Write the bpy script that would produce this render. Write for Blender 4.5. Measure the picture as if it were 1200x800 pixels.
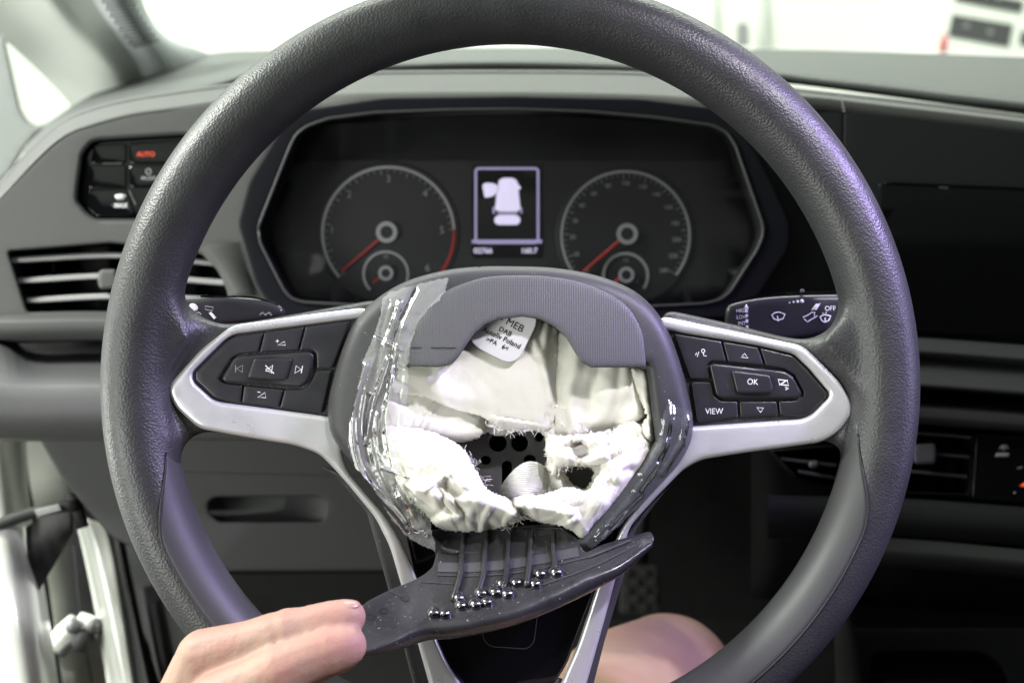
import bpy, bmesh, math, random
import numpy as np
from mathutils import Vector, Matrix, noise as mnoise
from mathutils.geometry import delaunay_2d_cdt

random.seed(7); np.random.seed(7)
for o in list(bpy.data.objects): bpy.data.objects.remove(o)
scene = bpy.context.scene
COL = scene.collection
R = math.radians

# ------------------------------------------------------------------ camera, world, lamps
FPX = 1350.0                      # focal length in photo pixels (photo 1200 wide)
PITCH = R(19)
CAM = np.array((0.0, 0.0, 1.30))
WD = 0.53                         # distance to the plane of the steering wheel
cp, sp = math.cos(PITCH), math.sin(PITCH)
RV = np.array(((1, 0, 0), (0, cp, sp), (0, -sp, cp)))     # view axes (right, forward, up) -> world

cam = bpy.data.cameras.new('camera'); camo = bpy.data.objects.new('camera', cam); COL.objects.link(camo)
camo.location = CAM; camo.rotation_euler = (math.pi/2-PITCH, 0, 0)
cam.sensor_width = 36; cam.lens = FPX/1200*36
cam.clip_start = 0.02; cam.clip_end = 200
cam.dof.use_dof = True; cam.dof.focus_distance = 0.520; cam.dof.aperture_fstop = 8.0
scene.camera = camo

world = bpy.data.worlds.new('World'); scene.world = world; world.use_nodes = True
world.node_tree.nodes['Background'].inputs[0].default_value = (0.85, 0.92, 0.88, 1)
world.node_tree.nodes['Background'].inputs[1].default_value = 0.03
scene.view_settings.view_transform = 'Standard'; scene.view_settings.look = 'None'
scene.view_settings.exposure = 0; scene.view_settings.gamma = 1

def view(x, y, z):                # view-space metres -> world
    return CAM + RV @ np.array((x, y, z))
def lamp(name, loc, target, sx, sy, power, color, shape='RECTANGLE'):
    l = bpy.data.lights.new(name, 'AREA'); l.shape = shape; l.size = sx
    if shape in ('RECTANGLE', 'ELLIPSE'): l.size_y = sy
    l.energy = power; l.color = color
    o = bpy.data.objects.new(name, l); COL.objects.link(o); o.location = loc
    o.rotation_euler = (Vector(target)-Vector(loc)).to_track_quat('-Z', 'Y').to_euler()
    return o
# light of the workshop through the open driver's door, plus a low added fill
lamp('door_opening_light', (-0.92, -0.36, 1.15), (0, .3, 1.15), .5, .6, 12, (0.97, 1.0, 0.935))
lamp('door_light', (-1.60, 0.55, 2.35), (-0.1, 0.66, 1.08), 0.6, 0.6, 96, (0.97, 1.0, 0.935))
lamp('door_low_fill', (-1.35, 0.60, 0.92), (-0.2, 0.70, 1.0), .4, .5, 9, (0.97, 1.0, 0.93))  # added low down to brighten the white door flange
# workshop ceiling lights in front of the van, plus an added dash fill
lamp('workshop_light', (0.2, 2.6, 3.3), (0.2, 3.4, 1.0), 4.0, 1.2, 210, (0.97, 1.0, 0.93))
lamp('dash_top_fill', (0.1, 2.1, 2.9), (0.1, 1.0, 1.1), 2.4, 0.4, 26, (0.96, 1.0, 0.96))  # added to lift the dash top without lighting the wall
lamp('workshop_side_light', (-2.6, 2.2, 2.9), (-2.4, 2.4, 1.0), 1.2, 2.4, 120, (0.97, 1.0, 0.93))
# the reading lamp in the roof console: a narrow beam down on the hub
DOME = (0.36, 0.26, 1.30+0.345)
sl = bpy.data.lights.new('roof_reading_light', 'SPOT'); sl.energy = 26; sl.color = (0.94, 0.90, 1.0)
sl.shadow_soft_size = 0.022; sl.spot_size = R(43); sl.spot_blend = 0.75
so = bpy.data.objects.new('roof_reading_light', sl); COL.objects.link(so); so.location = DOME
so.rotation_euler = (Vector(view(0.0, 0.50, -0.085))-Vector(DOME)).to_track_quat('-Z', 'Y').to_euler()
# violet and bluish spots added on the passenger side to tint the rim
def spot(name, loc, target, power, color, size, cone, blend):
    l = bpy.data.lights.new(name, 'SPOT'); l.energy = power; l.color = color; l.shadow_soft_size = size
    l.spot_size = R(cone); l.spot_blend = blend
    o = bpy.data.objects.new(name, l); COL.objects.link(o); o.location = loc
    o.rotation_euler = (Vector(target)-Vector(loc)).to_track_quat('-Z', 'Y').to_euler()
spot('rim_violet_spot', (0.78, 0.42, 1.63), view(0.175, 0.53, 0.02), 62, (0.58, 0.46, 1.0), 0.04, 27, .5)  # added spot for the violet streak on the rim, not a fitted lamp
spot('rim_blue_fill', (1.10, 0.30, 1.22), view(0.185, 0.53, -0.02), 11, (0.60, 0.62, 1.0), 0.12, 21, .5)  # added bluish fill for the rim's right edge, no door lamp there

# ------------------------------------------------------------------ helpers
def V(px, py, d):
    px = np.asarray(px, float); py = np.asarray(py, float); d = np.asarray(d, float)*np.ones_like(px)
    f = np.stack([(px-600)/FPX*d, d, (400-py)/FPX*d], -1)
    return CAM + f @ RV.T
def mw(px, py, z):                # wheel mapper: z = height above the wheel plane, toward the driver
    return V(px, py, WD-np.asarray(z, float))
def par(d):                       # plane square to the view axis
    return lambda px, py, z: V(px, py, d-np.asarray(z, float))
def plane(d0, tilt=0, yaw=0, at=(600, 400)):
    """upright plane facing the driver; tilt leans its top away, in degrees"""
    P0 = V(at[0], at[1], d0)
    t, w = R(tilt), R(yaw)
    n = np.array((math.sin(w)*math.cos(t), -math.cos(w)*math.cos(t), math.sin(t)))
    def m(px, py, z):
        px = np.asarray(px, float); py = np.asarray(py, float)
        D = V(px, py, 1.0)-CAM
        k = ((P0-CAM) @ n)/(D @ n)
        return CAM + D*k[..., None] + np.asarray(z, float)[..., None]*n*np.ones_like(D)
    return m
WC = V(598, 450, WD)
def wl(x, y, z):                  # wheel local metres -> world
    a = np.stack(np.broadcast_arrays(np.asarray(x, float), -np.asarray(z, float), np.asarray(y, float)), -1)
    return WC + a @ RV.T
S = WD/FPX                        # metres per photo pixel in the wheel plane

INV = {}
def thing(name, label, cat, loc, rot=(0, 0, 0), group=None):
    o = bpy.data.objects.new(name, None); COL.objects.link(o)
    o.empty_display_size = 0.02
    o.location = Vector(loc); o.rotation_euler = rot
    o['label'] = label; o['category'] = cat
    if group: o['group'] = group
    m = Matrix.LocRotScale(Vector(loc), o.rotation_euler, None)
    INV[o.name] = m.inverted()
    return o
def add(name, verts, faces, mat, parent=None, smooth=True, label=None, cat=None, group=None, kind=None, recalc=False):
    verts = np.asarray(verts, float)
    me = bpy.data.meshes.new(name)
    if parent is not None:
        inv = np.array(INV[parent.name])
        lv = verts @ inv[:3, :3].T + inv[:3, 3]
    else:
        c = verts.mean(0); lv = verts-c
    me.from_pydata(lv.tolist(), [], [tuple(int(i) for i in f) for f in faces])
    if recalc:
        bm = bmesh.new(); bm.from_mesh(me); bmesh.ops.recalc_face_normals(bm, faces=bm.faces); bm.to_mesh(me); bm.free()
    me.update()
    if smooth:
        me.polygons.foreach_set('use_smooth', [True]*len(me.polygons))
    me.materials.append(mat)
    o = bpy.data.objects.new(name, me); COL.objects.link(o)
    if parent is not None:
        o.parent = parent; INV[o.name] = INV[parent.name]
    else:
        o.location = Vector(c)
        INV[o.name] = Matrix.Translation(-Vector(c))
    if label: o['label'] = label
    if cat: o['category'] = cat
    if group: o['group'] = group
    if kind: o['kind'] = kind
    return o

def rnd(pts, r, n=4):
    """round the corners of a closed polygon"""
    pts = [np.array(p[:2], float) for p in pts]; out = []
    m = len(pts)
    for i in range(m):
        a, b, c = pts[i-1], pts[i], pts[(i+1) % m]
        rr = r if not isinstance(r, (list, tuple)) else r[i]
        la, lc = np.linalg.norm(a-b), np.linalg.norm(c-b)
        k = min(rr, la*.48, lc*.48)
        if k < .05: out.append(b); continue
        p0 = b+(a-b)/la*k; p2 = b+(c-b)/lc*k
        for t in np.linspace(0, 1, n+1): out.append((1-t)**2*p0+2*t*(1-t)*b+t*t*p2)
    return np.array(out)
def spline(pts, n, closed=False):
    """Catmull-Rom resampled to n points, evenly by length"""
    P = np.array(pts, float)
    if closed: Q = np.vstack([P[-1], P, P[0], P[1]])
    else: Q = np.vstack([2*P[0]-P[1], P, 2*P[-1]-P[-2]])
    out = []
    for i in range(1, len(Q)-2):
        p0, p1, p2, p3 = Q[i-1], Q[i], Q[i+1], Q[i+2]
        for t in np.linspace(0, 1, 16, endpoint=False):
            out.append(.5*((2*p1)+(-p0+p2)*t+(2*p0-5*p1+4*p2-p3)*t*t+(-p0+3*p1-3*p2+p3)*t**3))
    out.append(Q[-2]); out = np.array(out)
    s = np.concatenate([[0], np.cumsum(np.linalg.norm(np.diff(out[:, :2], axis=0), axis=1))])
    u = np.linspace(0, s[-1], n+1 if closed else n)
    if closed: u = u[:-1]
    return np.stack([np.interp(u, s, out[:, k]) for k in range(out.shape[1])], -1)
def dens(loop, step):
    out = []
    for i in range(len(loop)):
        a, b = loop[i], loop[(i+1) % len(loop)]
        k = max(1, int(math.ceil(np.linalg.norm(b-a)/step)))
        for t in range(k): out.append(a+(b-a)*t/k)
    out = np.array(out)
    keep = np.linalg.norm(out-np.roll(out, 1, 0), axis=1) > 1e-3
    return out[keep]
def segdist(P, loops):
    best = np.full(len(P), 1e9)
    for L in loops:
        A = L; B = np.roll(L, -1, 0); AB = B-A; l2 = (AB**2).sum(1)+1e-12
        for s in range(0, len(P), 4000):
            p = P[s:s+4000, None, :]
            t = np.clip(((p-A)*AB).sum(-1)/l2, 0, 1)
            d = np.linalg.norm(p-(A+t[..., None]*AB), axis=-1).min(1)
            best[s:s+4000] = np.minimum(best[s:s+4000], d)
    return best
def inside(P, L):
    x, y = P[:, 0], P[:, 1]; r = np.zeros(len(P), bool)
    for i in range(len(L)):
        x0, y0 = L[i]; x1, y1 = L[(i+1) % len(L)]
        c = ((y0 > y) != (y1 > y)) & (x < (x1-x0)*(y-y0)/((y1-y0) if y1 != y0 else 1e-9)+x0)
        r ^= c
    return r
def area2(L): return (L[:, 0]*np.roll(L[:, 1], -1)-np.roll(L[:, 0], -1)*L[:, 1]).sum()

def pillow(name, loops, m, zf, mat, parent, r=3.0, rz=None, depth=0.004, step=None, cap=False, edge=None, **kw):
    """a plate with the outline(s) given in photo pixels on mapper m, its edges rounded over r pixels"""
    loops = [np.asarray(l, float) for l in loops]
    if not callable(zf):
        z0 = zf; zf = lambda x, y: np.full(len(x), z0)
    if rz is None: rz = r*S*0.8
    ext = loops[0].max(0)-loops[0].min(0)
    if step is None: step = max(2.0, ext.max()/16)
    bstep = edge or max(1.2, min(step, ext.max()/20))
    loops = [dens(l, bstep) for l in loops]
    pts = [l for l in loops]
    if r > 0:
        for i, l in enumerate(loops):
            t = np.roll(l, -1, 0)-np.roll(l, 1, 0); t /= np.linalg.norm(t, axis=1)[:, None]+1e-9
            n = np.stack([-t[:, 1], t[:, 0]], -1)
            if (area2(l) < 0) != (i > 0): n = -n
            for k in (.12, .35, .65, 1.0):
                q = l+n*r*k
                q = q[(segdist(q, loops) > .93*r*k)]
                q = q[inside(q, loops[0])]
                for h in loops[1:]:
                    if len(q): q = q[~inside(q, h)]
                pts.append(q)
    lo, hi = loops[0].min(0), loops[0].max(0)
    gx, gy = np.meshgrid(np.arange(lo[0]+step/2, hi[0], step), np.arange(lo[1]+step/2, hi[1], step))
    G = np.stack([gx.ravel(), gy.ravel()], -1)
    if len(G):
        G = G+np.random.uniform(-.15, .15, G.shape)*step
        ok = inside(G, loops[0])
        for h in loops[1:]: ok &= ~inside(G, h)
        G = G[ok]
        if len(G): G = G[segdist(G, loops) > r+step*.35]
        pts.append(G)
    allp = np.vstack([p for p in pts if len(p)])
    edges = []; o = 0
    for l in loops:
        k = len(l); edges += [(o+i, o+(i+1) % k) for i in range(k)]; o += k
    vs, es, fs, ov, oe, of = delaunay_2d_cdt([Vector(p) for p in allp], edges, [], 0, 1e-5, True)
    P = np.array([(v.x, v.y) for v in vs])
    T = np.array([tuple(f) for f in fs]); cen = P[T].mean(1)
    ok = inside(cen, loops[0])
    for h in loops[1:]: ok &= ~inside(cen, h)
    fs = T[ok]
    d = segdist(P, loops)
    z = zf(P[:, 0], P[:, 1])
    if r > 0:
        u = np.clip(1-d/r, 0, 1); z = z-rz*(1-np.sqrt(np.clip(1-u*u, 0, 1)))
    front = m(P[:, 0], P[:, 1], z)
    nv = len(P); back = m(P[:, 0], P[:, 1], z*0+zf(P[:, 0], P[:, 1])-rz-depth)
    faces = []
    cnt = {}
    for f in fs:
        f = tuple(f)
        faces.append(f)
        for i in range(len(f)):
            a, b = f[i], f[(i+1) % len(f)]
            cnt.setdefault((min(a, b), max(a, b)), []).append((a, b))
    used = {}
    verts = [front]; extra = []
    def bk(i):
        if i not in used: used[i] = nv+len(extra); extra.append(back[i])
        return used[i]
    for e, l in cnt.items():
        if len(l) == 1:
            a, b = l[0]; faces.append((b, a, bk(a), bk(b)))
    if cap:
        for f in fs: faces.append(tuple(bk(i) for i in reversed(f)))
    allv = np.vstack([front]+([np.array(extra)] if extra else []))
    return add(name, allv, faces, mat, parent, recalc=True, **kw)

def loft(name, curves, mat, parent, n=40, thick=0.0, closed=False, sub=1, **kw):
    """surface through curves of (px, py, depth)"""
    if all(c[-1][0] == 1230 for c in curves):     # the dashboard runs on past the frame to the passenger side
        curves = [list(c)+[(1780, c[-1][1]+(c[-1][1]-c[-2][1])/(c[-1][0]-c[-2][0])*550, c[-1][2])] for c in curves]; n = int(n*1.4)
    C = [spline(c, n) for c in curves]
    if sub > 1:
        A = np.array(C); D = []
        for j in range(n): D.append(spline(A[:, j], (len(C)-1)*sub+1))
        C = list(np.array(D).transpose(1, 0, 2))
    verts = np.vstack([V(c[:, 0], c[:, 1], c[:, 2]) for c in C])
    faces = [(i*n+j, i*n+j+1, (i+1)*n+j+1, (i+1)*n+j) for i in range(len(C)-1) for j in range(n-1)]
    o = add(name, verts, faces, mat, parent, **kw)
    if thick:
        s = o.modifiers.new('thickness', 'SOLIDIFY'); s.thickness = thick; s.offset = 0
    return o
def stroke_geo(polys, w, m, z):
    V_, F_ = [], []; o = 0
    for p in polys:
        p = np.array(p, float)
        closed = np.linalg.norm(p[0]-p[-1]) < 1e-6
        if closed: p = p[:-1]
        t = np.roll(p, -1, 0)-np.roll(p, 1, 0)
        if not closed: t[0] = p[1]-p[0]; t[-1] = p[-1]-p[-2]
        t /= np.linalg.norm(t, axis=1)[:, None]+1e-9
        nn = np.stack([-t[:, 1], t[:, 0]], -1)*w/2
        q = np.vstack([p+nn, p-nn]); k = len(p)
        V_.append(m(q[:, 0], q[:, 1], np.full(2*k, z)))
        F_ += [(o+i, o+(i+1) % k, o+k+(i+1) % k, o+k+i) for i in range(k if closed else k-1)]
        o += 2*k
    return np.vstack(V_), F_
def stroke(name, polys, w, m, z, mat, parent, **kw):
    v, f = stroke_geo(polys, w, m, z)
    return add(name, v, f, mat, parent, smooth=False, **kw)
def arc(cx, cy, r, a0, a1, n=40, ry=None):
    a = np.radians(np.linspace(a0, a1, n)); ry = ry or r
    return np.stack([cx+r*np.cos(a), cy-ry*np.sin(a)], -1)
def text(name, s, px, py, size, m, z, mat, parent, rot=0, xs=1.0, bold=0.0, align='CENTER', **kw):
    """flat lettering: size = cap height in photo pixels, rot clockwise degrees"""
    cu = bpy.data.curves.new('lettering', 'FONT'); cu.body = s; cu.align_x = align; cu.align_y = 'CENTER'
    cu.size = 1.0; cu.offset = bold; cu.resolution_u = 3
    to = bpy.data.objects.new('lettering', cu); COL.objects.link(to)
    dg = bpy.context.evaluated_depsgraph_get(); dg.update()
    me = bpy.data.meshes.new_from_object(to.evaluated_get(dg))
    v = np.array([(p.co.x, p.co.y) for p in me.vertices]); f = [tuple(p.vertices) for p in me.polygons]
    bpy.data.objects.remove(to); bpy.data.curves.remove(cu); bpy.data.meshes.remove(me)
    k = size/0.69
    a = R(rot); x = v[:, 0]*k*xs; y = -v[:, 1]*k
    X = px+x*math.cos(a)-y*math.sin(a); Y = py+x*math.sin(a)+y*math.cos(a)
    return add(name, m(X, Y, np.full(len(X), z)), f, mat, parent, smooth=False, **kw)
def tubes(name, paths, rad, mat, parent, sides=8, **kw):
    """round bars along world-space paths; rad a number or one per path point"""
    VV, FF = [], []; o = 0
    for P in paths:
        P = np.array(P, float); k = len(P)
        rr = np.ones(k)*rad if np.isscalar(rad) else np.array(rad)
        T = np.gradient(P, axis=0); T /= np.linalg.norm(T, axis=1)[:, None]
        ref = np.array((.3, .5, .81))
        for i in range(k):
            u = np.cross(T[i], ref); u /= np.linalg.norm(u); w = np.cross(T[i], u)
            for a in range(sides):
                an = 2*math.pi*a/sides
                VV.append(P[i]+rr[i]*(math.cos(an)*u+math.sin(an)*w))
        for i in range(k-1):
            for a in range(sides):
                FF.append((o+i*sides+a, o+i*sides+(a+1) % sides, o+(i+1)*sides+(a+1) % sides, o+(i+1)*sides+a))
        FF.append(tuple(o+a for a in reversed(range(sides)))); FF.append(tuple(o+(k-1)*sides+a for a in range(sides)))
        o += k*sides
    return add(name, np.array(VV), FF, mat, parent, recalc=True, **kw)
def ball(name, c, r, mat, parent, squash=(1, 1, 1), seg=14, **kw):
    vs, fs = [], []
    n, mm = seg, seg//2
    for i in range(mm+1):
        th = math.pi*i/mm
        for j in range(n):
            ph = 2*math.pi*j/n
            vs.append((c[0]+r*squash[0]*math.sin(th)*math.cos(ph), c[1]+r*squash[1]*math.sin(th)*math.sin(ph), c[2]+r*squash[2]*math.cos(th)))
    for i in range(mm):
        for j in range(n):
            fs.append((i*n+j, (i+1)*n+j, (i+1)*n+(j+1) % n, i*n+(j+1) % n))
    return add(name, np.array(vs), fs, mat, parent, **kw)
def blob_mesh(chains, seg=12):
    """overlapping balls along chains of (px,py,d,r_mm) -> verts, faces for a voxel skin"""
    VV, FF = [], []; o = 0
    for ch in chains:
        ch = np.array(ch, float)
        W = V(ch[:, 0], ch[:, 1], ch[:, 2]); rr = ch[:, 3]/1000
        for i in range(len(ch)-1):
            L = np.linalg.norm(W[i+1]-W[i]); k = max(2, int(L/(min(rr[i], rr[i+1])*.22)))
            for t in np.linspace(0, 1, k):
                c = W[i]*(1-t)+W[i+1]*t; r = rr[i]*(1-t)+rr[i+1]*t
                base = o
                for a in range(1, seg//2):
                    th = math.pi*a/(seg//2)
                    for j in range(seg):
                        ph = 2*math.pi*j/seg
                        VV.append(c+r*np.array((math.sin(th)*math.cos(ph), math.sin(th)*math.sin(ph), math.cos(th))))
                rows = seg//2-1
                VV.append(c+np.array((0, 0, r))); VV.append(c-np.array((0, 0, r)))
                top, bot = base+rows*seg, base+rows*seg+1
                for a in range(rows-1):
                    for j in range(seg):
                        FF.append((base+a*seg+j, base+(a+1)*seg+j, base+(a+1)*seg+(j+1) % seg, base+a*seg+(j+1) % seg))
                for j in range(seg):
                    FF.append((top, base+j, base+(j+1) % seg))
                    FF.append((bot, base+(rows-1)*seg+(j+1) % seg, base+(rows-1)*seg+j))
                o = base+rows*seg+2
    return np.array(VV), FF
def skin_over(o, voxel, smooth_it, factor=.5):
    r = o.modifiers.new('skin', 'REMESH'); r.mode = 'VOXEL'; r.voxel_size = voxel; r.use_smooth_shade = True
    s = o.modifiers.new('soften', 'SMOOTH'); s.iterations = smooth_it; s.factor = factor

# ------------------------------------------------------------------ materials
def mat2(m, col2, scale):
    nt = m.node_tree; b = nt.nodes['Principled BSDF']; src = b.inputs['Base Color'].links[0].from_socket
    tc = nt.nodes.new('ShaderNodeTexCoord'); n = nt.nodes.new('ShaderNodeTexNoise'); n.inputs['Scale'].default_value = scale; n.inputs['Detail'].default_value = 4
    r = nt.nodes.new('ShaderNodeMapRange'); r.inputs['From Min'].default_value = .42; r.inputs['From Max'].default_value = .62
    mx = nt.nodes.new('ShaderNodeMix'); mx.data_type = 'RGBA'; mx.inputs['B'].default_value = (*col2, 1)
    nt.links.new(tc.outputs['Object'], n.inputs['Vector']); nt.links.new(n.outputs['Fac'], r.inputs['Value']); nt.links.new(r.outputs['Result'], mx.inputs['Factor'])
    nt.links.new(src, mx.inputs['A']); nt.links.new(mx.outputs['Result'], b.inputs['Base Color'])
    return m
def mat(name, col, rough=.5, metal=0.0, spec=.5, coat=0.0, sss=0.0, emit=None, estr=1.0, bumps=(), var=0.0, vscale=30, rvar=0.0, sheen=0.0):
    m = bpy.data.materials.new(name); m.use_nodes = True
    nt = m.node_tree; b = nt.nodes['Principled BSDF']; L = nt.links
    b.inputs['Base Color'].default_value = (*col, 1); b.inputs['Roughness'].default_value = rough
    b.inputs['Metallic'].default_value = metal; b.inputs['Specular IOR Level'].default_value = spec
    b.inputs['Coat Weight'].default_value = coat; b.inputs['Coat Roughness'].default_value = .08
    if sheen: b.inputs['Sheen Weight'].default_value = sheen
    if sss:
        b.inputs['Subsurface Weight'].default_value = sss
        b.inputs['Subsurface Radius'].default_value = (1.0, .35, .2); b.inputs['Subsurface Scale'].default_value = .006
    if emit:
        b.inputs['Emission Color'].default_value = (*emit, 1); b.inputs['Emission Strength'].default_value = estr
    tc = nt.nodes.new('ShaderNodeTexCoord')
    if var or rvar:
        n = nt.nodes.new('ShaderNodeTexNoise'); n.inputs['Scale'].default_value = vscale; n.inputs['Detail'].default_value = 6
        L.new(tc.outputs['Object'], n.inputs['Vector'])
        if var:
            mx = nt.nodes.new('ShaderNodeMix'); mx.data_type = 'RGBA'
            mx.inputs['A'].default_value = (*[c*(1-var) for c in col], 1); mx.inputs['B'].default_value = (*[min(1, c*(1+var)) for c in col], 1)
            L.new(n.outputs['Fac'], mx.inputs['Factor']); L.new(mx.outputs['Result'], b.inputs['Base Color'])
        if rvar:
            mr = nt.nodes.new('ShaderNodeMapRange'); mr.inputs['From Min'].default_value = .3; mr.inputs['From Max'].default_value = .7
            mr.inputs['To Min'].default_value = max(0, rough-rvar); mr.inputs['To Max'].default_value = min(1, rough+rvar)
            L.new(n.outputs['Fac'], mr.inputs['Value']); L.new(mr.outputs['Result'], b.inputs['Roughness'])
    prev = None
    for kind, scale, strength, dist in bumps:
        if kind == 'noise':
            t = nt.nodes.new('ShaderNodeTexNoise'); t.inputs['Scale'].default_value = scale; t.inputs['Detail'].default_value = 3; out = t.outputs['Fac']
        elif kind == 'grain':
            t = nt.nodes.new('ShaderNodeTexVoronoi'); t.feature = 'SMOOTH_F1'; t.inputs['Scale'].default_value = scale; t.inputs['Smoothness'].default_value = .35
            rp = nt.nodes.new('ShaderNodeMapRange'); rp.interpolation_type = 'SMOOTHSTEP'; rp.inputs['From Min'].default_value = .75; rp.inputs['From Max'].default_value = .12
            L.new(t.outputs['Distance'], rp.inputs['Value']); out = rp.outputs['Result']
        elif kind in ('wavex', 'wavey'):
            t = nt.nodes.new('ShaderNodeTexWave'); t.wave_type = 'BANDS'; t.bands_direction = 'X' if kind == 'wavex' else 'Y'
            t.inputs['Scale'].default_value = scale; out = t.outputs['Fac']
        src = tc.outputs['Object']
        if kind == 'grain':                      # warp the cells so that the grain is irregular
            nz = nt.nodes.new('ShaderNodeTexNoise'); nz.inputs['Scale'].default_value = scale*.35
            L.new(tc.outputs['Object'], nz.inputs['Vector'])
            ad = nt.nodes.new('ShaderNodeVectorMath'); ad.operation = 'MULTIPLY_ADD'
            ad.inputs[1].default_value = (.7/scale,)*3
            L.new(nz.outputs['Color'], ad.inputs[0]); L.new(tc.outputs['Object'], ad.inputs[2]); src = ad.outputs[0]
        L.new(src, t.inputs['Vector'])
        bp = nt.nodes.new('ShaderNodeBump'); bp.inputs['Strength'].default_value = strength; bp.inputs['Distance'].default_value = dist
        L.new(out, bp.inputs['Height'])
        if prev: L.new(prev.outputs['Normal'], bp.inputs['Normal'])
        prev = bp
    if prev: L.new(prev.outputs['Normal'], b.inputs['Normal'])
    return m
def glass_mat(name, tint, refl, rough=.03, haze=0.0, hcol=(.9, .92, .9), bump=None):
    m = bpy.data.materials.new(name); m.use_nodes = True; nt = m.node_tree; nt.nodes.clear(); L = nt.links
    out = nt.nodes.new('ShaderNodeOutputMaterial')
    tr = nt.nodes.new('ShaderNodeBsdfTransparent'); tr.inputs[0].default_value = (*tint, 1)
    gl = nt.nodes.new('ShaderNodeBsdfGlossy'); gl.inputs['Roughness'].default_value = rough
    lw = nt.nodes.new('ShaderNodeFresnel'); lw.inputs['IOR'].default_value = 1.5
    mul = nt.nodes.new('ShaderNodeMath'); mul.operation = 'MULTIPLY_ADD'; mul.inputs[1].default_value = refl; mul.inputs[2].default_value = 0
    L.new(lw.outputs[0], mul.inputs[0])
    if bump:
        tc = nt.nodes.new('ShaderNodeTexCoord'); n = nt.nodes.new('ShaderNodeTexNoise'); n.inputs['Scale'].default_value = bump[0]; n.inputs['Detail'].default_value = 4
        L.new(tc.outputs['Object'], n.inputs['Vector'])
        bp = nt.nodes.new('ShaderNodeBump'); bp.inputs['Strength'].default_value = bump[1]; bp.inputs['Distance'].default_value = bump[2]
        L.new(n.outputs['Fac'], bp.inputs['Height'])
        L.new(bp.outputs[0], gl.inputs['Normal']); L.new(bp.outputs[0], lw.inputs['Normal'])
    base = tr
    if haze:
        df = nt.nodes.new('ShaderNodeBsdfDiffuse'); df.inputs[0].default_value = (*hcol, 1)
        mh = nt.nodes.new('ShaderNodeMixShader'); mh.inputs[0].default_value = haze
        L.new(tr.outputs[0], mh.inputs[1]); L.new(df.outputs[0], mh.inputs[2]); base = mh
    mx = nt.nodes.new('ShaderNodeMixShader')
    L.new(mul.outputs[0], mx.inputs[0]); L.new(base.outputs[0], mx.inputs[1]); L.new(gl.outputs[0], mx.inputs[2])
    L.new(mx.outputs[0], out.inputs[0])
    return m

def specks(m, scale, thr, col):
    nt = m.node_tree; b = nt.nodes['Principled BSDF']; src = b.inputs['Base Color'].links[0].from_socket
    tc = nt.nodes.new('ShaderNodeTexCoord'); n = nt.nodes.new('ShaderNodeTexNoise'); n.inputs['Scale'].default_value = scale; n.inputs['Detail'].default_value = 2
    r = nt.nodes.new('ShaderNodeMapRange'); r.inputs['From Min'].default_value = thr; r.inputs['From Max'].default_value = thr+.05
    mx = nt.nodes.new('ShaderNodeMix'); mx.data_type = 'RGBA'; mx.inputs['B'].default_value = (*col, 1)
    nt.links.new(tc.outputs['Object'], n.inputs['Vector']); nt.links.new(n.outputs['Fac'], r.inputs['Value']); nt.links.new(r.outputs['Result'], mx.inputs['Factor'])
    nt.links.new(src, mx.inputs['A']); nt.links.new(mx.outputs['Result'], b.inputs['Base Color'])

M = {}
M['leather'] = mat('grained_leather', (.0245, .0245, .0265), .45, spec=.55, bumps=(('grain', 880, .30, .00032), ('noise', 2600, .08, .0002)), var=.12, vscale=60, rvar=.05)
M['soft_trim'] = mat('smooth_rim_trim', (.044, .044, .046), .50, spec=.35, bumps=(('noise', 2600, .10, .0002),), var=.08, rvar=.04)
M['silver'] = mat('satin_silver_paint', (.70, .70, .71), .31, metal=.55, bumps=(('noise', 900, .03, .0002),), var=.05, vscale=90, rvar=.05)
M['button'] = mat('button_plastic', (.020, .020, .023), .36, spec=.5, bumps=(('noise', 3500, .08, .0001),), rvar=.05, vscale=120)
M['gap'] = mat('black_gap', (.006, .006, .007), .6)
M['gloss_black'] = mat('gloss_black', (.004, .004, .005), .06, spec=.35, rvar=.02)
M['hub'] = mat('hub_plastic', (.036, .036, .038), .50, spec=.4, bumps=(('noise', 2200, .12, .0002),), var=.07, rvar=.05)
M['mesh_panel'] = mat('textured_cover', (.078, .079, .082), .50, spec=.4, bumps=(('wavex', 300, .32, .0003), ('wavey', 300, .14, .0003)), var=.05)
M['flap'] = mat('black_cover_inside', (.024, .024, .026), .29, spec=.6, bumps=(('noise', 220, .25, .0006), ('noise', 60, .2, .002)), var=.3, vscale=50, rvar=.12)
M['fabric'] = mat('airbag_fabric', (.75, .73, .655), .85, spec=.15, bumps=(('noise', 900, .25, .0004), ('wavex', 700, .15, .0001), ('wavey', 700, .15, .0001)), var=.04, vscale=140, sheen=.2)
M['strap'] = mat('airbag_strap', (.70, .70, .66), .8, spec=.2, bumps=(('wavey', 360, .8, .0004),), var=.05)
M['label'] = mat('fabric_label', (.74, .73, .76), .7, spec=.2, var=.03)
M['ink'] = mat('black_ink', (.015, .015, .02), .7)
M['plate'] = mat('grey_metal_plate', (.16, .16, .16), .45, metal=.5, var=.2, vscale=120, bumps=(('noise', 700, .2, .0003),))
M['steel'] = mat('polished_steel', (.42, .42, .46), .16, metal=1.0)
M['print'] = mat('white_print', (.72, .72, .75), .5)
M['print_dim'] = mat('dim_grey_print', (.26, .26, .28), .6)
M['dash'] = mat('dash_plastic_grey', (.070, .071, .069), .55, spec=.4, bumps=(('noise', 1300, .30, .0004),), var=.08, vscale=300)
M['dash_top'] = mat('dash_top_plastic', (.085, .090, .088), .60, spec=.4, bumps=(('noise', 1100, .35, .0005),), var=.10, vscale=250)
M['dash_dark'] = mat('dash_plastic_dark', (.013, .013, .0155), .6, spec=.25, bumps=(('noise', 1300, .3, .0004),), var=.15, vscale=250)
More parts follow.
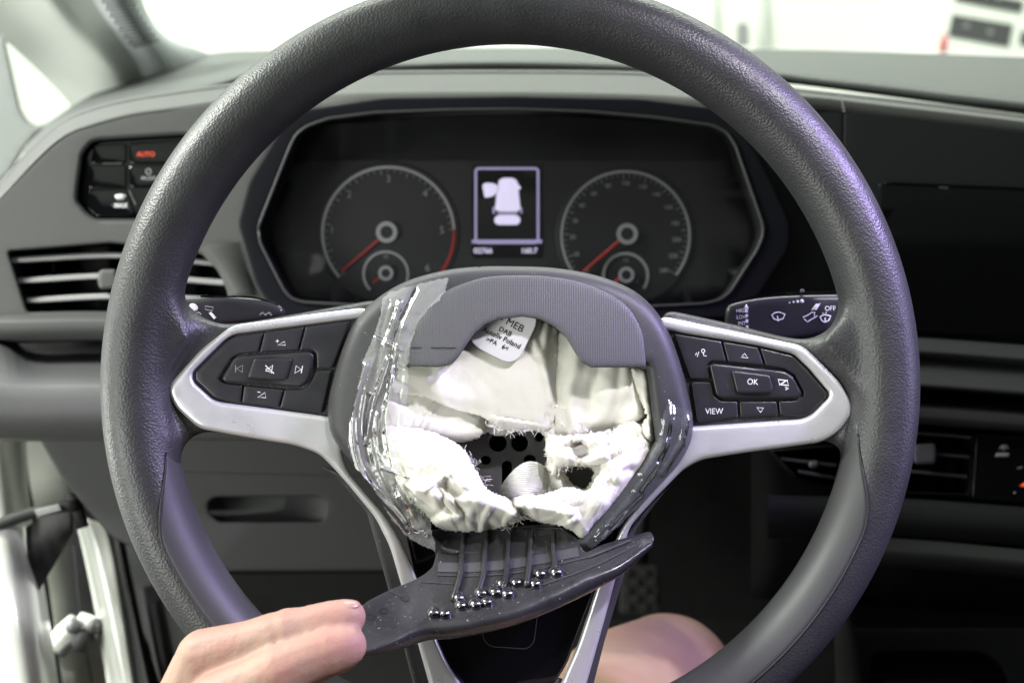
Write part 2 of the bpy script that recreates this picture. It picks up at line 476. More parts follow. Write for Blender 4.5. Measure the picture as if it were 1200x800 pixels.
M['dash_mid'] = mat('dash_plastic_charcoal', (.030, .031, .032), .55, spec=.4, bumps=(('noise', 1300, .3, .0004),), var=.1, vscale=250)
M['bezel'] = mat('bezel_plastic', (.008, .008, .011), .55, spec=.06, bumps=(('noise', 1300, .25, .0003),))
M['vent_slat'] = mat('vent_slat', (.34, .34, .34), .35, spec=.5, var=.05)
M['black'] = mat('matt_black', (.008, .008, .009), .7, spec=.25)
M['dial'] = mat('dial_face', (.014, .014, .015), .5, spec=.35, var=.1, vscale=80)
M['ring'] = mat('dial_ring', (.42, .42, .45), .4, metal=.5)
M['needle'] = mat('red_needle', (.36, .025, .02), .5, emit=(.9, .05, .03), estr=.03)  # weak glow added, though the needle gives off no light
M['red_print'] = mat('red_print', (.35, .01, .01), .5)
M['screen_on'] = mat('lit_display', (.05, .05, .06), .4, emit=(.80, .74, 1.0), estr=.95)
M['screen_line'] = mat('lit_display_frame', (.05, .05, .06), .4, emit=(.34, .30, .52), estr=.9)
M['screen_dim'] = mat('lit_display_shade', (.02, .02, .03), .4, emit=(.30, .27, .42), estr=.8)
M['red_lit'] = mat('red_lit_symbol', (.05, .005, .005), .4, emit=(1.0, .10, .02), estr=1.1)
M['pillar'] = mat('pillar_trim', (.56, .59, .55), .7, spec=.25, bumps=(('noise', 900, .2, .0004),), var=.05)
M['pillar_dark'] = mat('speaker_trim', (.60, .63, .64), .7, spec=.25, bumps=(('noise', 900, .2, .0004),), var=.06)
M['ledge'] = mat('ledge_plastic', (.050, .050, .054), .5, spec=.4, bumps=(('noise', 1300, .3, .0004),), var=.1, vscale=250)
M['flap_lit_band'] = mat('flap_lit_band', (.055, .055, .058), .35, bumps=(('noise', 300, .2, .0004),), var=.2, vscale=80)  # paler than the flap, standing in for a lit slope
M['stud'] = mat('dark_metal_stud', (.25, .25, .28), .2, metal=1.0)
M['slat_dark'] = mat('dark_vent_slat', (.085, .08, .10), .4)
M['frame_grey'] = mat('window_frame_trim', (.22, .235, .225), .7, spec=.2, var=.05)
M['hole'] = mat('dark_hole', (.03, .033, .036), .8)
M['white_paint'] = mat('white_car_paint', (.74, .76, .70), .25, spec=.5, coat=.4, var=.03, vscale=8)
M['rubber'] = mat('black_rubber', (.018, .018, .018), .65, spec=.3, var=.2, vscale=80)
M['wall'] = mat('white_wall', (.80, .83, .76), .8, var=.03, vscale=2)
M['floor'] = mat('workshop_floor', (.35, .36, .34), .5, var=.1, vscale=3)
M['carpet'] = mat('dark_carpet', (.012, .012, .012), .95, spec=.1, bumps=(('noise', 700, .6, .002),), var=.3, vscale=60)
M['skin'] = mat('skin', (.30, .187, .140), .58, spec=.4, sss=.12, bumps=(('noise', 260, .4, .0009), ('grain', 900, .16, .0003)), var=.10, vscale=45)
M['knee_skin'] = mat('knee_skin', (.32, .22, .145), .55, spec=.35, sss=.2, bumps=(('noise', 300, .2, .0006),), var=.14, vscale=40)
mat2(M['skin'], (.315, .165, .125), 42); mat2(M['knee_skin'], (.29, .18, .12), 26)
specks(M['silver'], 700, .70, (.85, .85, .85)); specks(M['hub'], 900, .72, (.3, .3, .3)); specks(M['flap'], 800, .70, (.25, .25, .26))
M['nail'] = mat('fingernail', (.33, .205, .165), .28, spec=.5, sss=.15)
M['film'] = glass_mat('clear_film', (.93, .94, .92), 1.2, rough=.17, haze=.20, hcol=(.85, .86, .82), bump=(160, .25, .0008))
M['film2'] = glass_mat('clear_tape', (.90, .91, .92), 1.5, rough=.15, haze=.05, hcol=(.7, .75, .8), bump=(110, .25, .0012))
M['glass'] = glass_mat('car_glass', (.93, .97, .93), 1.0, rough=.0)
M['lens'] = glass_mat('cluster_lens', (.96, .96, .96), .10, rough=.08, haze=.008, hcol=(.8, .8, .85))

# ------------------------------------------------------------------ the place round the car
def quad(name, pts, m, **kw): return add(name, np.array(pts, float), [tuple(range(len(pts)))], m, smooth=False, **kw)
quad('workshop_floor', [(-8, -3, 0), (8, -3, 0), (8, 5.2, 0), (-8, 5.2, 0)], M['floor'], kind='structure')
quad('workshop_wall', [(-8, 5.0, -.1), (8, 5.0, -.1), (8, 5.0, 4.5), (-8, 5.0, 4.5)], M['wall'], kind='structure')
quad('workshop_side_wall', [(-4.5, -3, -.1), (-4.5, 5.1, -.1), (-4.5, 5.1, 4.5), (-4.5, -3, 4.5)], M['wall'], kind='structure')
def box_geo(lo, hi):
    x0, y0, z0 = lo; x1, y1, z1 = hi
    v = [(x0, y0, z0), (x1, y0, z0), (x1, y1, z0), (x0, y1, z0), (x0, y0, z1), (x1, y0, z1), (x1, y1, z1), (x0, y1, z1)]
    return v, [(0, 3, 2, 1), (4, 5, 6, 7), (0, 1, 5, 4), (1, 2, 6, 5), (2, 3, 7, 6), (3, 0, 4, 7)]
def box(name, lo, hi, m, parent=None, bevel=0, **kw):
    v, f = box_geo(lo, hi); o = add(name, np.array(v), f, m, parent, smooth=False, **kw)
    if bevel:
        b = o.modifiers.new('bevel', 'BEVEL'); b.width = bevel; b.segments = 2
    return o
box('car_floor', (-.75, -1.2, .52), (1.35, 1.2, .56), M['carpet'], kind='structure')
box('car_bulkhead', (-.66, 1.16, .56), (1.35, 1.2, 1.05), M['carpet'], kind='structure')
box('car_partition', (-.72, -.62, .52), (1.40, -.58, 1.72), M['carpet'], kind='structure')
box('car_far_side', (1.36, -.60, .52), (1.40, 1.2, 1.25), M['carpet'], kind='structure')
box('car_roof', (-.72, -1.4, 1.70), (1.40, .50, 1.74), M['pillar'], kind='structure')

# ------------------------------------------------------------------ steering wheel
W = thing('steering_wheel', 'black grained leather steering wheel with silver spokes and burst airbag in its torn open hub', 'steering wheel',
          WC, (math.pi/2-PITCH, 0, 0))
RC, RT = 438.5*S, 40.5*S
def ring_geo(a0, a1, na, phi, nphi, rx, rz, closed):
    th = np.linspace(a0, a1, na, endpoint=not closed)
    VV = []
    for k, t in enumerate(th):
        p0, p1 = phi(t)
        ph = np.linspace(p0, p1, nphi, endpoint=not closed)
        r = RC+rx*np.cos(ph)
        VV.append(wl(r*math.cos(t), r*math.sin(t), rz*np.sin(ph)))
    v = np.vstack(VV); n = nphi; F = []
    for i in range(na if closed else na-1):
        for j in range(n if closed else n-1):
            F.append((i*n+j, ((i+1) % na)*n+j, ((i+1) % na)*n+(j+1) % n, i*n+(j+1) % n))
    return v, F
v, f = ring_geo(0, 2*math.pi, 180, lambda t: (0, 2*math.pi), 40, RT, .0165, True)
VV = [v]; FF = list(f); o0 = len(v)
def slab(poly, z0, z1):
    global o0
    P = np.array(poly, float); k = len(P)
    a = mw(P[:, 0], P[:, 1], np.full(k, z1)); b = mw(P[:, 0], P[:, 1], np.full(k, z0))
    VV.append(a); VV.append(b)
    FF.append(tuple(o0+i for i in range(k))); FF.append(tuple(o0+k+i for i in reversed(range(k))))
    for i in range(k): FF.append((o0+i, o0+k+i, o0+k+(i+1) % k, o0+(i+1) % k))
    o0 += 2*k
slab([(160, 345), (190, 325), (210, 335), (218, 356), (236, 372), (262, 381), (300, 376), (445, 350), (470, 420), (440, 520), (384, 528), (300, 511), (240, 505), (222, 512), (203, 545), (160, 560)], -.019, -.0005)
slab([(160, 345), (190, 330), (206, 350), (212, 372), (223, 396), (204, 425), (189, 450), (194, 480), (202, 518), (180, 545), (160, 540)], -.019, .0085)
slab([(1040, 335), (1000, 322), (986, 340), (983, 366), (972, 387), (946, 399), (915, 394), (860, 380), (778, 362), (760, 420), (790, 535), (830, 532), (900, 521), (960, 514), (985, 522), (1000, 545), (1040, 560)], -.019, -.0005)
slab([(1040, 335), (1005, 330), (992, 352), (985, 378), (963, 400), (986, 430), (1008, 468), (1008, 495), (1002, 530), (1030, 545)], -.019, .0085)
slab([(165, 335), (195, 326), (212, 345), (217, 366), (236, 384), (214, 412), (196, 440), (196, 470), (206, 500), (212, 512), (203, 535), (165, 550)], -.019, .0040)
slab([(1035, 328), (996, 322), (987, 348), (983, 372), (968, 393), (945, 402), (968, 420), (990, 445), (1003, 470), (1003, 490), (992, 516), (1000, 540), (1035, 555)], -.019, .0040)
rim = add('rim', np.vstack(VV), FF, M['leather'], W, recalc=True)
skin_over(rim, .0014, 70)
# smooth trim on the inner lower arc of the rim
TA0, TA1 = R(-171), R(-6)
def trim_phi(t):
    u = min(t-TA0, TA1-t)/R(17); u = max(0, min(1, u)); u = u*u*(3-2*u)
    s = R(150)*(1-u)+R(95)*u
    return s, R(262)
v, f = ring_geo(TA0, TA1, 120, trim_phi, 22, RT*.985, .0168, False)
o = add('rim_trim', v, f, M['soft_trim'], W)
sm = o.modifiers.new('thickness', 'SOLIDIFY'); sm.thickness = .0012; sm.offset = -1
# seam groove between leather and trim
tt = np.linspace(TA0+R(2), TA1-R(2), 110)
path = np.array([wl((RC+RT*1.0*math.cos(trim_phi(t)[0]))*math.cos(t), (RC+RT*math.cos(trim_phi(t)[0]))*math.sin(t), .0166*math.sin(trim_phi(t)[0])) for t in tt])
tubes('seam', [path], .00055, M['gap'], W, sides=6)

# spoke bodies and silver trims
def zs(x, y):   # silver trim height: a little lower toward the rim and down the lower spokes
    x = np.asarray(x, float); y = np.asarray(y, float)
    d = np.abs(x-598)
    return .0022+.0015*np.clip(d-200, 0, 200)/200-.010*np.clip((y-530)/180, 0, 1)
def off(f, dz): return lambda x, y: f(x, y)+dz
silL = rnd([(428, 360), (380, 366), (272, 381), (236, 409), (199, 450), (197, 460), (205, 476), (220, 490), (234, 502), (300, 514), (345, 521), (374, 531), (391, 548), (412, 572), (440, 606), (457, 640), (470, 684), (486, 740), (506, 812),
            (548, 812), (524, 776), (510, 744), (495, 694), (485, 668), (470, 632), (452, 603), (430, 578), (408, 552), (400, 528), (416, 480), (448, 372)], 10)
holL = rnd([(427, 372), (275, 391.5), (263, 398.5), (225, 436), (226, 447), (249, 468), (258, 471), (394, 489)], [3, 6, 6, 6, 6, 6, 6, 3])
silR = rnd([(774, 370), (850, 386), (941, 405), (960, 423), (985, 448), (999, 472), (998, 485), (983, 506), (963, 518), (866, 531), (822, 538), (800, 550), (768, 583), (738, 616), (731, 640), (718, 690), (703, 745), (684, 812),
            (652, 812), (676, 757), (689, 718), (704, 672), (719, 636), (732, 612), (752, 586), (777, 558), (794, 541), (790, 515), (780, 470), (760, 395)], 10)
holR = rnd([(776, 386), (888, 404.5), (930, 414.5), (948, 431.5), (972, 460), (971, 466), (951.5, 486), (939, 491), (803, 500)], [3, 6, 6, 6, 6, 6, 6, 6, 3])
pillow('spoke_trim', [silL, holL], mw, zs, M['silver'], W, r=6, rz=.0022, depth=.006, step=7, label='silver trim of the spoke on the driver door side')
pillow('spoke_trim', [silR, holR], mw, zs, M['silver'], W, r=6, rz=.0022, depth=.006, step=7, label='silver trim of the spoke on the screen side')
bodyL = rnd([(374, 545), (395, 560), (430, 600), (447, 660), (470, 745), (488, 815), (520, 815), (500, 740), (480, 668), (455, 615), (400, 552)], 6)
bodyR = rnd([(800, 552), (768, 590), (744, 622), (735, 660), (722, 705), (708, 752), (692, 815), (665, 815), (700, 720), (725, 640), (760, 590)], 6)
pillow('spoke_body', [bodyL], mw, off(zs, -.008), M['hub'], W, r=6, depth=.012, step=8)
pillow('spoke_body', [bodyR], mw, off(zs, -.008), M['soft_trim'], W, r=6, depth=.012, step=8)
gp = rnd([(470, 600), (487, 676), (512, 752), (524, 780), (545, 806), (560, 816), (620, 816), (650, 800), (664, 778), (684, 726), (706, 670), (730, 610), (700, 590), (500, 590)], 8)
pillow('gloss_panel', [gp], mw, -.0125, M['gloss_black'], W, r=3, depth=.004, step=14)
stroke('panel_line', [rnd([(565, 700), (632, 700), (626, 752), (618, 760), (574, 757), (566, 748)], 6).tolist()+[(565, 700)]], 1.0, mw, -.0123, M['dash_mid'], W)
# lower ends of the spokes run to the rim's bottom
base = rnd([(488, 806), (560, 790), (640, 790), (706, 806), (712, 850), (650, 872), (545, 872), (480, 850)], 12)
pillow('spoke_base', [base], mw, -.0135, M['soft_trim'], W, r=8, depth=.006, step=12)

# button panels
ZB = .0016
def panel(hole, cells, rocker, center, side):
    back = pillow('button_panel', [hole], mw, -.0018, M['gap'], W, r=0, depth=.003, step=12)
    out = []
    for c in cells:
        out.append(pillow('button', [rnd(c, 1.6, 2)], mw, ZB, M['button'], W, r=1.8, rz=.0006, depth=.0025, step=6, edge=2.0))
    rk = pillow('rocker_button', [rnd(rocker, 4, 3)], mw, lambda x, y: np.full(len(x), ZB+.0012)-.0009*np.exp(-((x-center[:, 0].mean())/22)**2), M['button'], W, r=3.0, rz=.0009, depth=.003, step=4, edge=2.0)
    ck = pillow('centre_button', [rnd(center, 3, 3)], mw, ZB+.0022, M['button'], W, r=2.6, rz=.0009, depth=.003, step=4, edge=2.0)
    return out, rk, ck
cL = [[(308, 389.8), (276, 394), (266, 400), (229, 436.5), (230, 445), (251, 465), (259, 468), (281.5, 471.5), (284.2, 451.5), (262, 449), (255.5, 444), (271.5, 419), (281, 414.3), (302.3, 412.8)],
      [(310, 389.5), (356, 383.3), (349, 410.3), (304.3, 412.6)],
      [(358.2, 383), (410, 376.3), (389, 431.5), (371.5, 431.5), (371, 414), (365.5, 409.6), (351, 410.2)],
      [(388, 434), (377, 483.3), (328.2, 477.3), (333.7, 456.8), (355, 456.2), (364.5, 447.5), (370.8, 434)],
      [(286.2, 451.8), (331.8, 456.6), (326.2, 477), (283.5, 471.7)]]
rL = np.array([(260, 443.5), (274, 420.5), (281.5, 417), (363, 412), (368, 416), (367, 424), (361, 445.5), (353, 453.3), (264, 447.3)])
kL = np.array([(297.5, 420), (342, 419.6), (341.5, 425), (335.8, 444), (331, 446), (291, 443.2), (290.3, 439)])
bL, rkL, ckL = panel(holL, cL, rL, kL, -1)
cR = [[(790, 391), (844.5, 399.8), (851, 423.5), (834, 422.6), (828.6, 427), (831.5, 444), (809, 444)],
      [(847.3, 400.3), (888, 407), (895, 428), (853.5, 424)],
      [(890.8, 407.6), (929, 417), (945, 432.7), (969, 460), (967.5, 465.5), (950, 482.7), (938, 487.7), (914.5, 485.8), (912.5, 470), (934, 469.4), (941.5, 464.5), (942.3, 459.5), (932, 439.5), (920, 432.2), (898, 428.5)],
      [(810, 447.3), (832.3, 447.3), (836.2, 463.6), (844, 469.8), (863.8, 470.3), (864.8, 487.7), (817, 494.8)],
      [(866.6, 470.5), (910, 470.3), (912, 486), (867.8, 487.7)]]
rR = np.array([(831.5, 428.5), (836, 425.7), (919, 434.8), (929.5, 441.5), (939.3, 460.5), (938, 463.8), (932.5, 466.7), (845, 466.7), (839.5, 463)])
kR = np.array([(857, 433.5), (899.5, 438.8), (902.6, 441), (906.5, 455.5), (904.2, 460.6), (866, 460.8), (863.3, 458.5)])
bR, rkR, ckR = panel(holR, cR, rR, kR, 1)
# symbols
zi = ZB+.0001
def sym(parent, polys, w, z=zi, m='print'): return stroke('symbol', polys, w, mw, z, M[m], parent)
sym(bL[1], [[(325, 397.5), (325, 401.5)], [(323, 399.5), (327, 399.5)], [(325.5, 404.3), (334.5, 404.3), (333.5, 400), (325.5, 404.3)]], .8)
sym(bL[4], [[(301.5, 459), (305, 459.5)], [(302, 465.3), (311.5, 465.8), (310.5, 459.8), (302, 465.3)]], .9)
sym(rkL, [[(276, 427.5), (276, 436)], [(277, 431.7), (284.5, 427.8), (284, 436), (277, 431.7)]], .9, ZB+.0013, 'print_dim')
sym(rkL, [[(354.5, 428.5), (353, 437)], [(353, 432.8), (347, 428.5), (345.5, 437), (353, 432.8)]], 1.0, ZB+.0013)
sym(ckL, [[(312, 432), (315, 432), (319.5, 427.5), (318, 437), (314.5, 434.5), (311.7, 434.5), (312, 432)], [(311, 428), (321, 437.5)]], 1.1, ZB+.0023)
sym(bR[0], [arc(824, 411, 2, 0, 360, 12).tolist()+[(826, 411)], [(824, 413), (825, 417), (828, 417)], [(819, 412), (817, 418)], [(816.5, 413), (815, 416)]], .8)
sym(bR[1], [[(872.6, 414), (876.4, 419.3), (868.6, 418.5), (872.6, 414)]], 1.0)
sym(bR[4], [[(887, 477.3), (895, 477.8), (891.3, 483), (887, 477.3)]], 1.0)
sym(rkR, [[(843, 446), (852, 447.2), (853, 452.5), (844, 451.5), (843, 446)], [(843, 452), (852, 446)], [(843.5, 441.5), (846, 443.2)]], 1.1, ZB+.0011, 'print_dim')
sym(rkR, [[(912, 444.5), (922.5, 445.8), (924, 451.5), (913.5, 450.3), (912, 444.5)], [(913, 451), (923, 445)], [(920, 453.5), (924, 455), (920.5, 456.5)]], 1.3, ZB+.0012)
text('lettering', 'OK', 882, 447.5, 6.8, mw, ZB+.00235, M['print'], ckR, rot=3, xs=.9)
text('lettering', 'VIEW', 837, 482, 6.8, mw, ZB+.00012, M['print'], bR[3], rot=0, xs=.88)

# ---- hub: airbag cover with its torn opening
def zc(x, y):
    x = np.asarray(x, float); y = np.asarray(y, float)
    return .0165-.0085*((x-600)/200)**2-.0075*((y-470)/165)**2
cover = spline([(600, 312), (650, 314), (700, 323), (740, 339), (766, 361), (784, 390), (797, 425), (806, 460), (812, 490), (811, 515), (798, 540), (771, 570), (737, 604), (706, 632), (680, 648), (620, 654), (560, 654), (524, 650), (500, 634), (470, 606), (441, 574), (415, 546), (397, 524), (385, 503), (385, 470), (392, 440), (402, 407), (416, 376), (440, 351), (475, 330), (520, 317), (560, 312.5)], 150, True)
hole = np.array([(478, 429), (513, 430), (526, 428), (537, 419), (546, 405), (556, 391), (569, 380), (585, 374), (612, 371), (632, 374), (650, 383), (664, 396), (673, 412), (681, 424), (692, 430.5), (757, 430.5), (762, 470), (768, 516), (750, 545), (722, 582), (697, 610), (682, 628), (650, 641), (600, 645), (550, 645), (522, 641), (500, 622), (474, 594), (446, 562), (428, 535), (425, 505), (430, 475), (440, 446), (452, 432)], float)
pillow('airbag_cover', [cover, hole], mw, zc, M['hub'], W, r=14, rz=.006, depth=.010, step=6, edge=3)
rough = []
tpt = spline([(478, 404), (492, 376), (516, 345), (560, 327), (600, 323), (650, 325), (696, 336), (732, 356), (751, 385), (756, 412)], 60)
tp = np.vstack([np.array([(478, 429)]), tpt, np.array([(757, 430), (735, 430), (692, 430.2), (681, 423.6), (673, 411.6), (664, 395.6), (650, 382.6), (632, 373.6), (612, 370.6), (585, 373.6), (569, 379.6), (556, 390.6), (546, 404.6), (537, 418.6), (526, 427.6), (513, 430)])])
pillow('textured_panel', [dens(tp, 6)], mw, off(zc, .0009), M['mesh_panel'], W, r=7, rz=.0008, depth=.002, step=7)
# torn lip below the textured panel: small ragged crumbs of plastic along the tear line
tl = [[(481, 407), (488, 407.4), (494, 407)], [(505, 407), (512, 407.6), (519, 407.2), (526, 407.8), (534, 407.4)]]
v, f = stroke_geo(tl, 1.2, lambda x, y, z: mw(x, y, zc(x, y)+.0012), 0); add('tear_line', v, f, M['gap'], W, smooth=False)
# dark well below the cover
well = rnd([(440, 380), (600, 345), (770, 380), (790, 520), (690, 650), (510, 660), (425, 540)], 20)
pillow('hub_well', [well], mw, -.038, M['black'], W, r=0, depth=.004, step=30)
wall_l = dens(hole, 6); nh = len(wall_l)
top = mw(wall_l[:, 0], wall_l[:, 1], zc(wall_l[:, 0], wall_l[:, 1])-.0165); bot = mw(wall_l[:, 0], wall_l[:, 1], np.full(nh, -.038))
add('hub_well_side', np.vstack([top, bot]), [(i, (i+1) % nh, nh+(i+1) % nh, nh+i) for i in range(nh)], M['black'], W)
# metal plate with round and slotted holes
def circ(cx, cy, r, ry=None, n=24): return arc(cx, cy, r, 0, 360*(1-1/n), n, ry)
slot = lambda cx, cy, w, h: np.vstack([arc(cx, cy-h/2+w/2, w/2, 0, 180, 9), arc(cx, cy+h/2-w/2, w/2, 180, 360, 9)])
plate_out = rnd([(500, 490), (690, 490), (700, 560), (690, 620), (600, 640), (520, 620), (500, 560)], 20)
pillow('metal_plate', [plate_out, circ(583.5, 519, 10), circ(609, 519, 9.8), circ(632, 512, 5), circ(569, 539, 6, 5), slot(594, 557, 11.5, 34), circ(557, 561, 6, 5), circ(621, 539, 7, 6)], mw, -.020, M['plate'], W, r=1.5, rz=.0006, depth=.003, step=8, edge=2)

# ---- the burst airbag: overlapping crumpled sheets of white fabric
def noise2(x, y, s, seed=0, oct=3):
    return np.array([mnoise.fractal(Vector((a/s, b/s, seed*7.3)), .8, 2.1, oct) for a, b in zip(x, y)])
def ridged(x, y, s, seed=0, oct=3):
    out = np.zeros(len(x)); amp = 1.0
    for k in range(oct):
        q = np.array([mnoise.noise(Vector((a/s*2**k, b/s*2**k, seed*5.1+k))) for a, b in zip(x, y)])
        out += amp*(1-np.abs(q)*2.2); amp *= .45
    return out
def polyd(x, y, line):
    P = np.stack([x, y], -1); L = np.array(line, float); A, B = L[:-1], L[1:]; AB = B-A
    p = P[:, None, :]; t = np.clip(((p-A)*AB).sum(-1)/((AB**2).sum(1)+1e-9), 0, 1)
    q = A+t[..., None]*AB; dv = p-q; d = np.linalg.norm(dv, axis=-1); k = d.argmin(1); r = np.arange(len(x))
    side = np.sign(AB[k, 0]*dv[r, k, 1]-AB[k, 1]*dv[r, k, 0])
    return d[r, k], side, t[r, k]
def rfolds(x0, x1, y0, y1, n, seed, w=(3, 6.5), h=(.0016, .0042), base=0.0):
    rg = random.Random(seed); out = []
    for k in range(n):
        cx, cy = rg.uniform(x0, x1), rg.uniform(y0, y1); a = base+rg.gauss(0, .7); L = rg.uniform(18, 48); b = rg.uniform(-.5, .5)
        out.append(([(cx-L*math.cos(a-b), cy-L*math.sin(a-b)), (cx, cy), (cx+L*math.cos(a+b), cy+L*math.sin(a+b))], rg.uniform(*w), rg.uniform(*h)*(1 if rg.random() < .62 else -1), 'ridge'))
    return out
def cloth(name, poly, z0, parent, holes=(), res=1.6, ragged=2.5, rag_s=5, folds=(), crump=0.0, crump_s=22, seed=0, edge_drop=.004, edge_w=16, wave=.0012, dome=0.0, m='fabric', **kw):
    poly = spline(poly, 160, True); holes = [spline(h, 70, True) for h in holes]
    lo, hi = poly.min(0)-3, poly.max(0)+3
    nx, ny = int((hi[0]-lo[0])/res)+1, int((hi[1]-lo[1])/res)+1
    gx, gy = np.meshgrid(lo[0]+np.arange(nx)*res, lo[1]+np.arange(ny)*res)
    P = np.stack([gx.ravel(), gy.ravel()], -1)
    x, y = P[:, 0], P[:, 1]
    d = segdist(P, [poly]+holes); ins = inside(P, poly)
    for h in holes: ins &= ~inside(P, h)
    sd = np.where(ins, d, -d)
    rag = ragged*(noise2(x, y, rag_s, seed+3, 2)) if ragged else 0
    keep = sd+rag > 0
    c = P.mean(0); span = hi-lo
    z = np.full(len(P), z0)+wave*noise2(x, y, 60, seed)
    if dome: z += dome*(1-((x-c[0])/(span[0]/2))**2)*(1-((y-c[1])/(span[1]/2))**2)
    for line, w, h, kind in folds:
        dd, s, t = polyd(x, y, line)
        if kind == 'ridge': z += h*np.exp(-(dd/w)**2)
        elif kind == 'step': z += h*.5*(1+np.tanh(s*dd/w))*np.exp(-(dd/(w*9))**2)
    if crump:                      # creases drawn out along one direction that wanders over the sheet
        an = 1.2*noise2(x, y, 130, seed+21, 1)*2.4+seed
        wx = x+7*noise2(x, y, 34, seed+22, 2); wy = y+7*noise2(x, y, 34, seed+23, 2)
        ux = wx*np.cos(an)+wy*np.sin(an); uy = -wx*np.sin(an)+wy*np.cos(an)
        z += crump*(ridged(ux, uy*.62, crump_s*1.15, seed+1, 1)-.5)+crump*.30*(ridged(wx*.6, wy, crump_s*.7, seed+5, 2)-.5)
    z -= edge_drop*np.clip(1-np.clip(sd, 0, None)/edge_w, 0, 1)**2
    idx = -np.ones(len(P), int); q = keep.reshape(ny, nx)
    F = []
    cell = q[:-1, :-1] & q[1:, :-1] & q[:-1, 1:] & q[1:, 1:]
    jj, ii = np.nonzero(cell); a = jj*nx+ii
    F = np.stack([a, a+1, a+nx+1, a+nx], -1)
    u = np.unique(F); idx[u] = np.arange(len(u)); F = idx[F]
    xx = x+1.3*noise2(x, y, 9, seed+9, 2)*(sd < 8); yy = y
    o = add(name, mw(xx[u], yy[u], z[u]), F, M[m], parent, **kw)
    s = o.modifiers.new('thickness', 'SOLIDIFY'); s.thickness = .0006; s.offset = -1
    return o
bag_hole = [(535, 522), (548, 517), (560, 514), (568, 507), (586, 511), (600, 506), (618, 505), (634, 507), (641, 520), (645, 545), (636, 575), (600, 590), (570, 574), (555, 552), (541, 545)]
bag = cloth('airbag', [(430, 420), (500, 385), (560, 362), (620, 355), (690, 375), (755, 415), (778, 470), (778, 520), (750, 560), (700, 615), (655, 618), (600, 605), (540, 600), (480, 592), (440, 560), (415, 525), (415, 470)], -.0095, W,
            holes=[bag_hole, [(662, 552), (676, 547), (693, 549), (694, 558), (686, 572), (672, 566)]], ragged=1.5, res=2.0, seed=1,
            folds=[([(652, 380), (656, 430), (650, 520)], 5, .004, 'step'), ([(700, 440), (690, 480), (720, 520)], 10, .003, 'ridge'), ([(745, 440), (752, 500), (735, 560)], 6, .004, 'ridge')], crump=.0012, crump_s=50)
cloth('airbag_fold', [(468, 436), (500, 420), (545, 395), (580, 360), (625, 352), (646, 366), (655, 400), (657, 445), (650, 490), (640, 505), (618, 503), (600, 505), (585, 501), (572, 492), (560, 487), (530, 480), (500, 466), (462, 458)], -.0015, bag, ragged=.7, seed=2,
      folds=[([(478, 452), (510, 468), (545, 482), (575, 487)], 5, .0025, 'step'), ([(640, 378), (637, 420), (645, 470)], 5, .0016, 'ridge'), ([(628, 375), (624, 395), (632, 415)], 5, .0022, 'ridge')]+rfolds(480, 640, 400, 490, 7, 21, w=(5, 11), h=(.0006, .0016), base=.4), dome=.0045, edge_w=22, edge_drop=.0035, wave=.001)
cloth('airbag_fold', [(440, 436), (495, 440), (535, 462), (566, 486), (568, 505), (556, 514), (530, 519), (500, 516), (450, 522), (430, 500)], -.0055, bag, ragged=1.8, seed=3,
      folds=[([(478, 478), (515, 492), (556, 502)], 5, .0025, 'step')], dome=.002, edge_w=12, edge_drop=.003, crump=.0004, crump_s=40)
cloth('airbag_fold', [(636, 380), (690, 395), (730, 415), (764, 425), (770, 470), (752, 490), (735, 500), (712, 505), (690, 515), (668, 522), (650, 510), (640, 450)], -.0045, bag, ragged=2.5, seed=4,
      folds=[([(735, 425), (741, 455), (757, 485)], 4, .0035, 'step'), ([(680, 400), (668, 450), (672, 510)], 8, .0022, 'ridge')]+rfolds(665, 760, 420, 510, 6, 33, w=(5, 10), h=(.0008, .002), base=-1.0), dome=.004, edge_w=16, edge_drop=.004, wave=.0015, crump=.0003, crump_s=40)
cloth('airbag_fold', [(738, 432), (757, 436), (764, 470), (768, 512), (758, 520), (748, 505), (757, 486), (746, 460)], .0012, bag, ragged=1.0, seed=14, folds=[([(755, 440), (760, 510)], 4, .003, 'ridge')], crump=.0005, crump_s=14, edge_w=8)
# crumpled lower lobes
cloth('airbag_fold', [(446, 505), (480, 500), (514, 509), (540, 523), (552, 540), (563, 560), (574, 575), (592, 583), (606, 594), (610, 608), (592, 616), (566, 622), (540, 622), (520, 620), (506, 612), (496, 598), (476, 580), (462, 556)], .0045, bag, ragged=1.2, seed=5,
      folds=[([(480, 530), (520, 540), (555, 560)], 6, .0035, 'step'), ([(490, 575), (520, 582), (560, 585), (600, 600)], 7, .005, 'ridge'), ([(505, 560), (512, 590), (530, 612)], 5, .003, 'ridge'), ([(545, 570), (552, 612)], 6, .0025, 'ridge')]+rfolds(465, 600, 525, 615, 16, 3, base=.5), crump=.0013, crump_s=40, edge_w=20, edge_drop=.008, dome=.009)
cloth('airbag_fold', [(648, 575), (662, 572), (676, 572), (690, 574), (700, 556), (706, 540), (722, 520), (748, 503), (764, 516), (764, 534), (745, 560), (722, 588), (700, 612), (684, 632), (672, 622), (652, 615), (634, 612), (618, 604), (600, 598), (594, 588), (612, 580), (632, 580)], .0040, bag, ragged=1.4, seed=6,
      folds=[([(610, 590), (640, 596), (670, 600)], 5, .005, 'ridge'), ([(700, 560), (712, 590), (692, 620)], 5, .004, 'step'), ([(740, 520), (725, 560)], 6, .003, 'ridge'), ([(660, 585), (668, 612)], 5, .003, 'ridge')]+rfolds(610, 755, 520, 620, 18, 8, base=-.9, h=(.0014, .0034)), crump=.0011, crump_s=40, edge_w=14, edge_drop=.008, dome=.008)
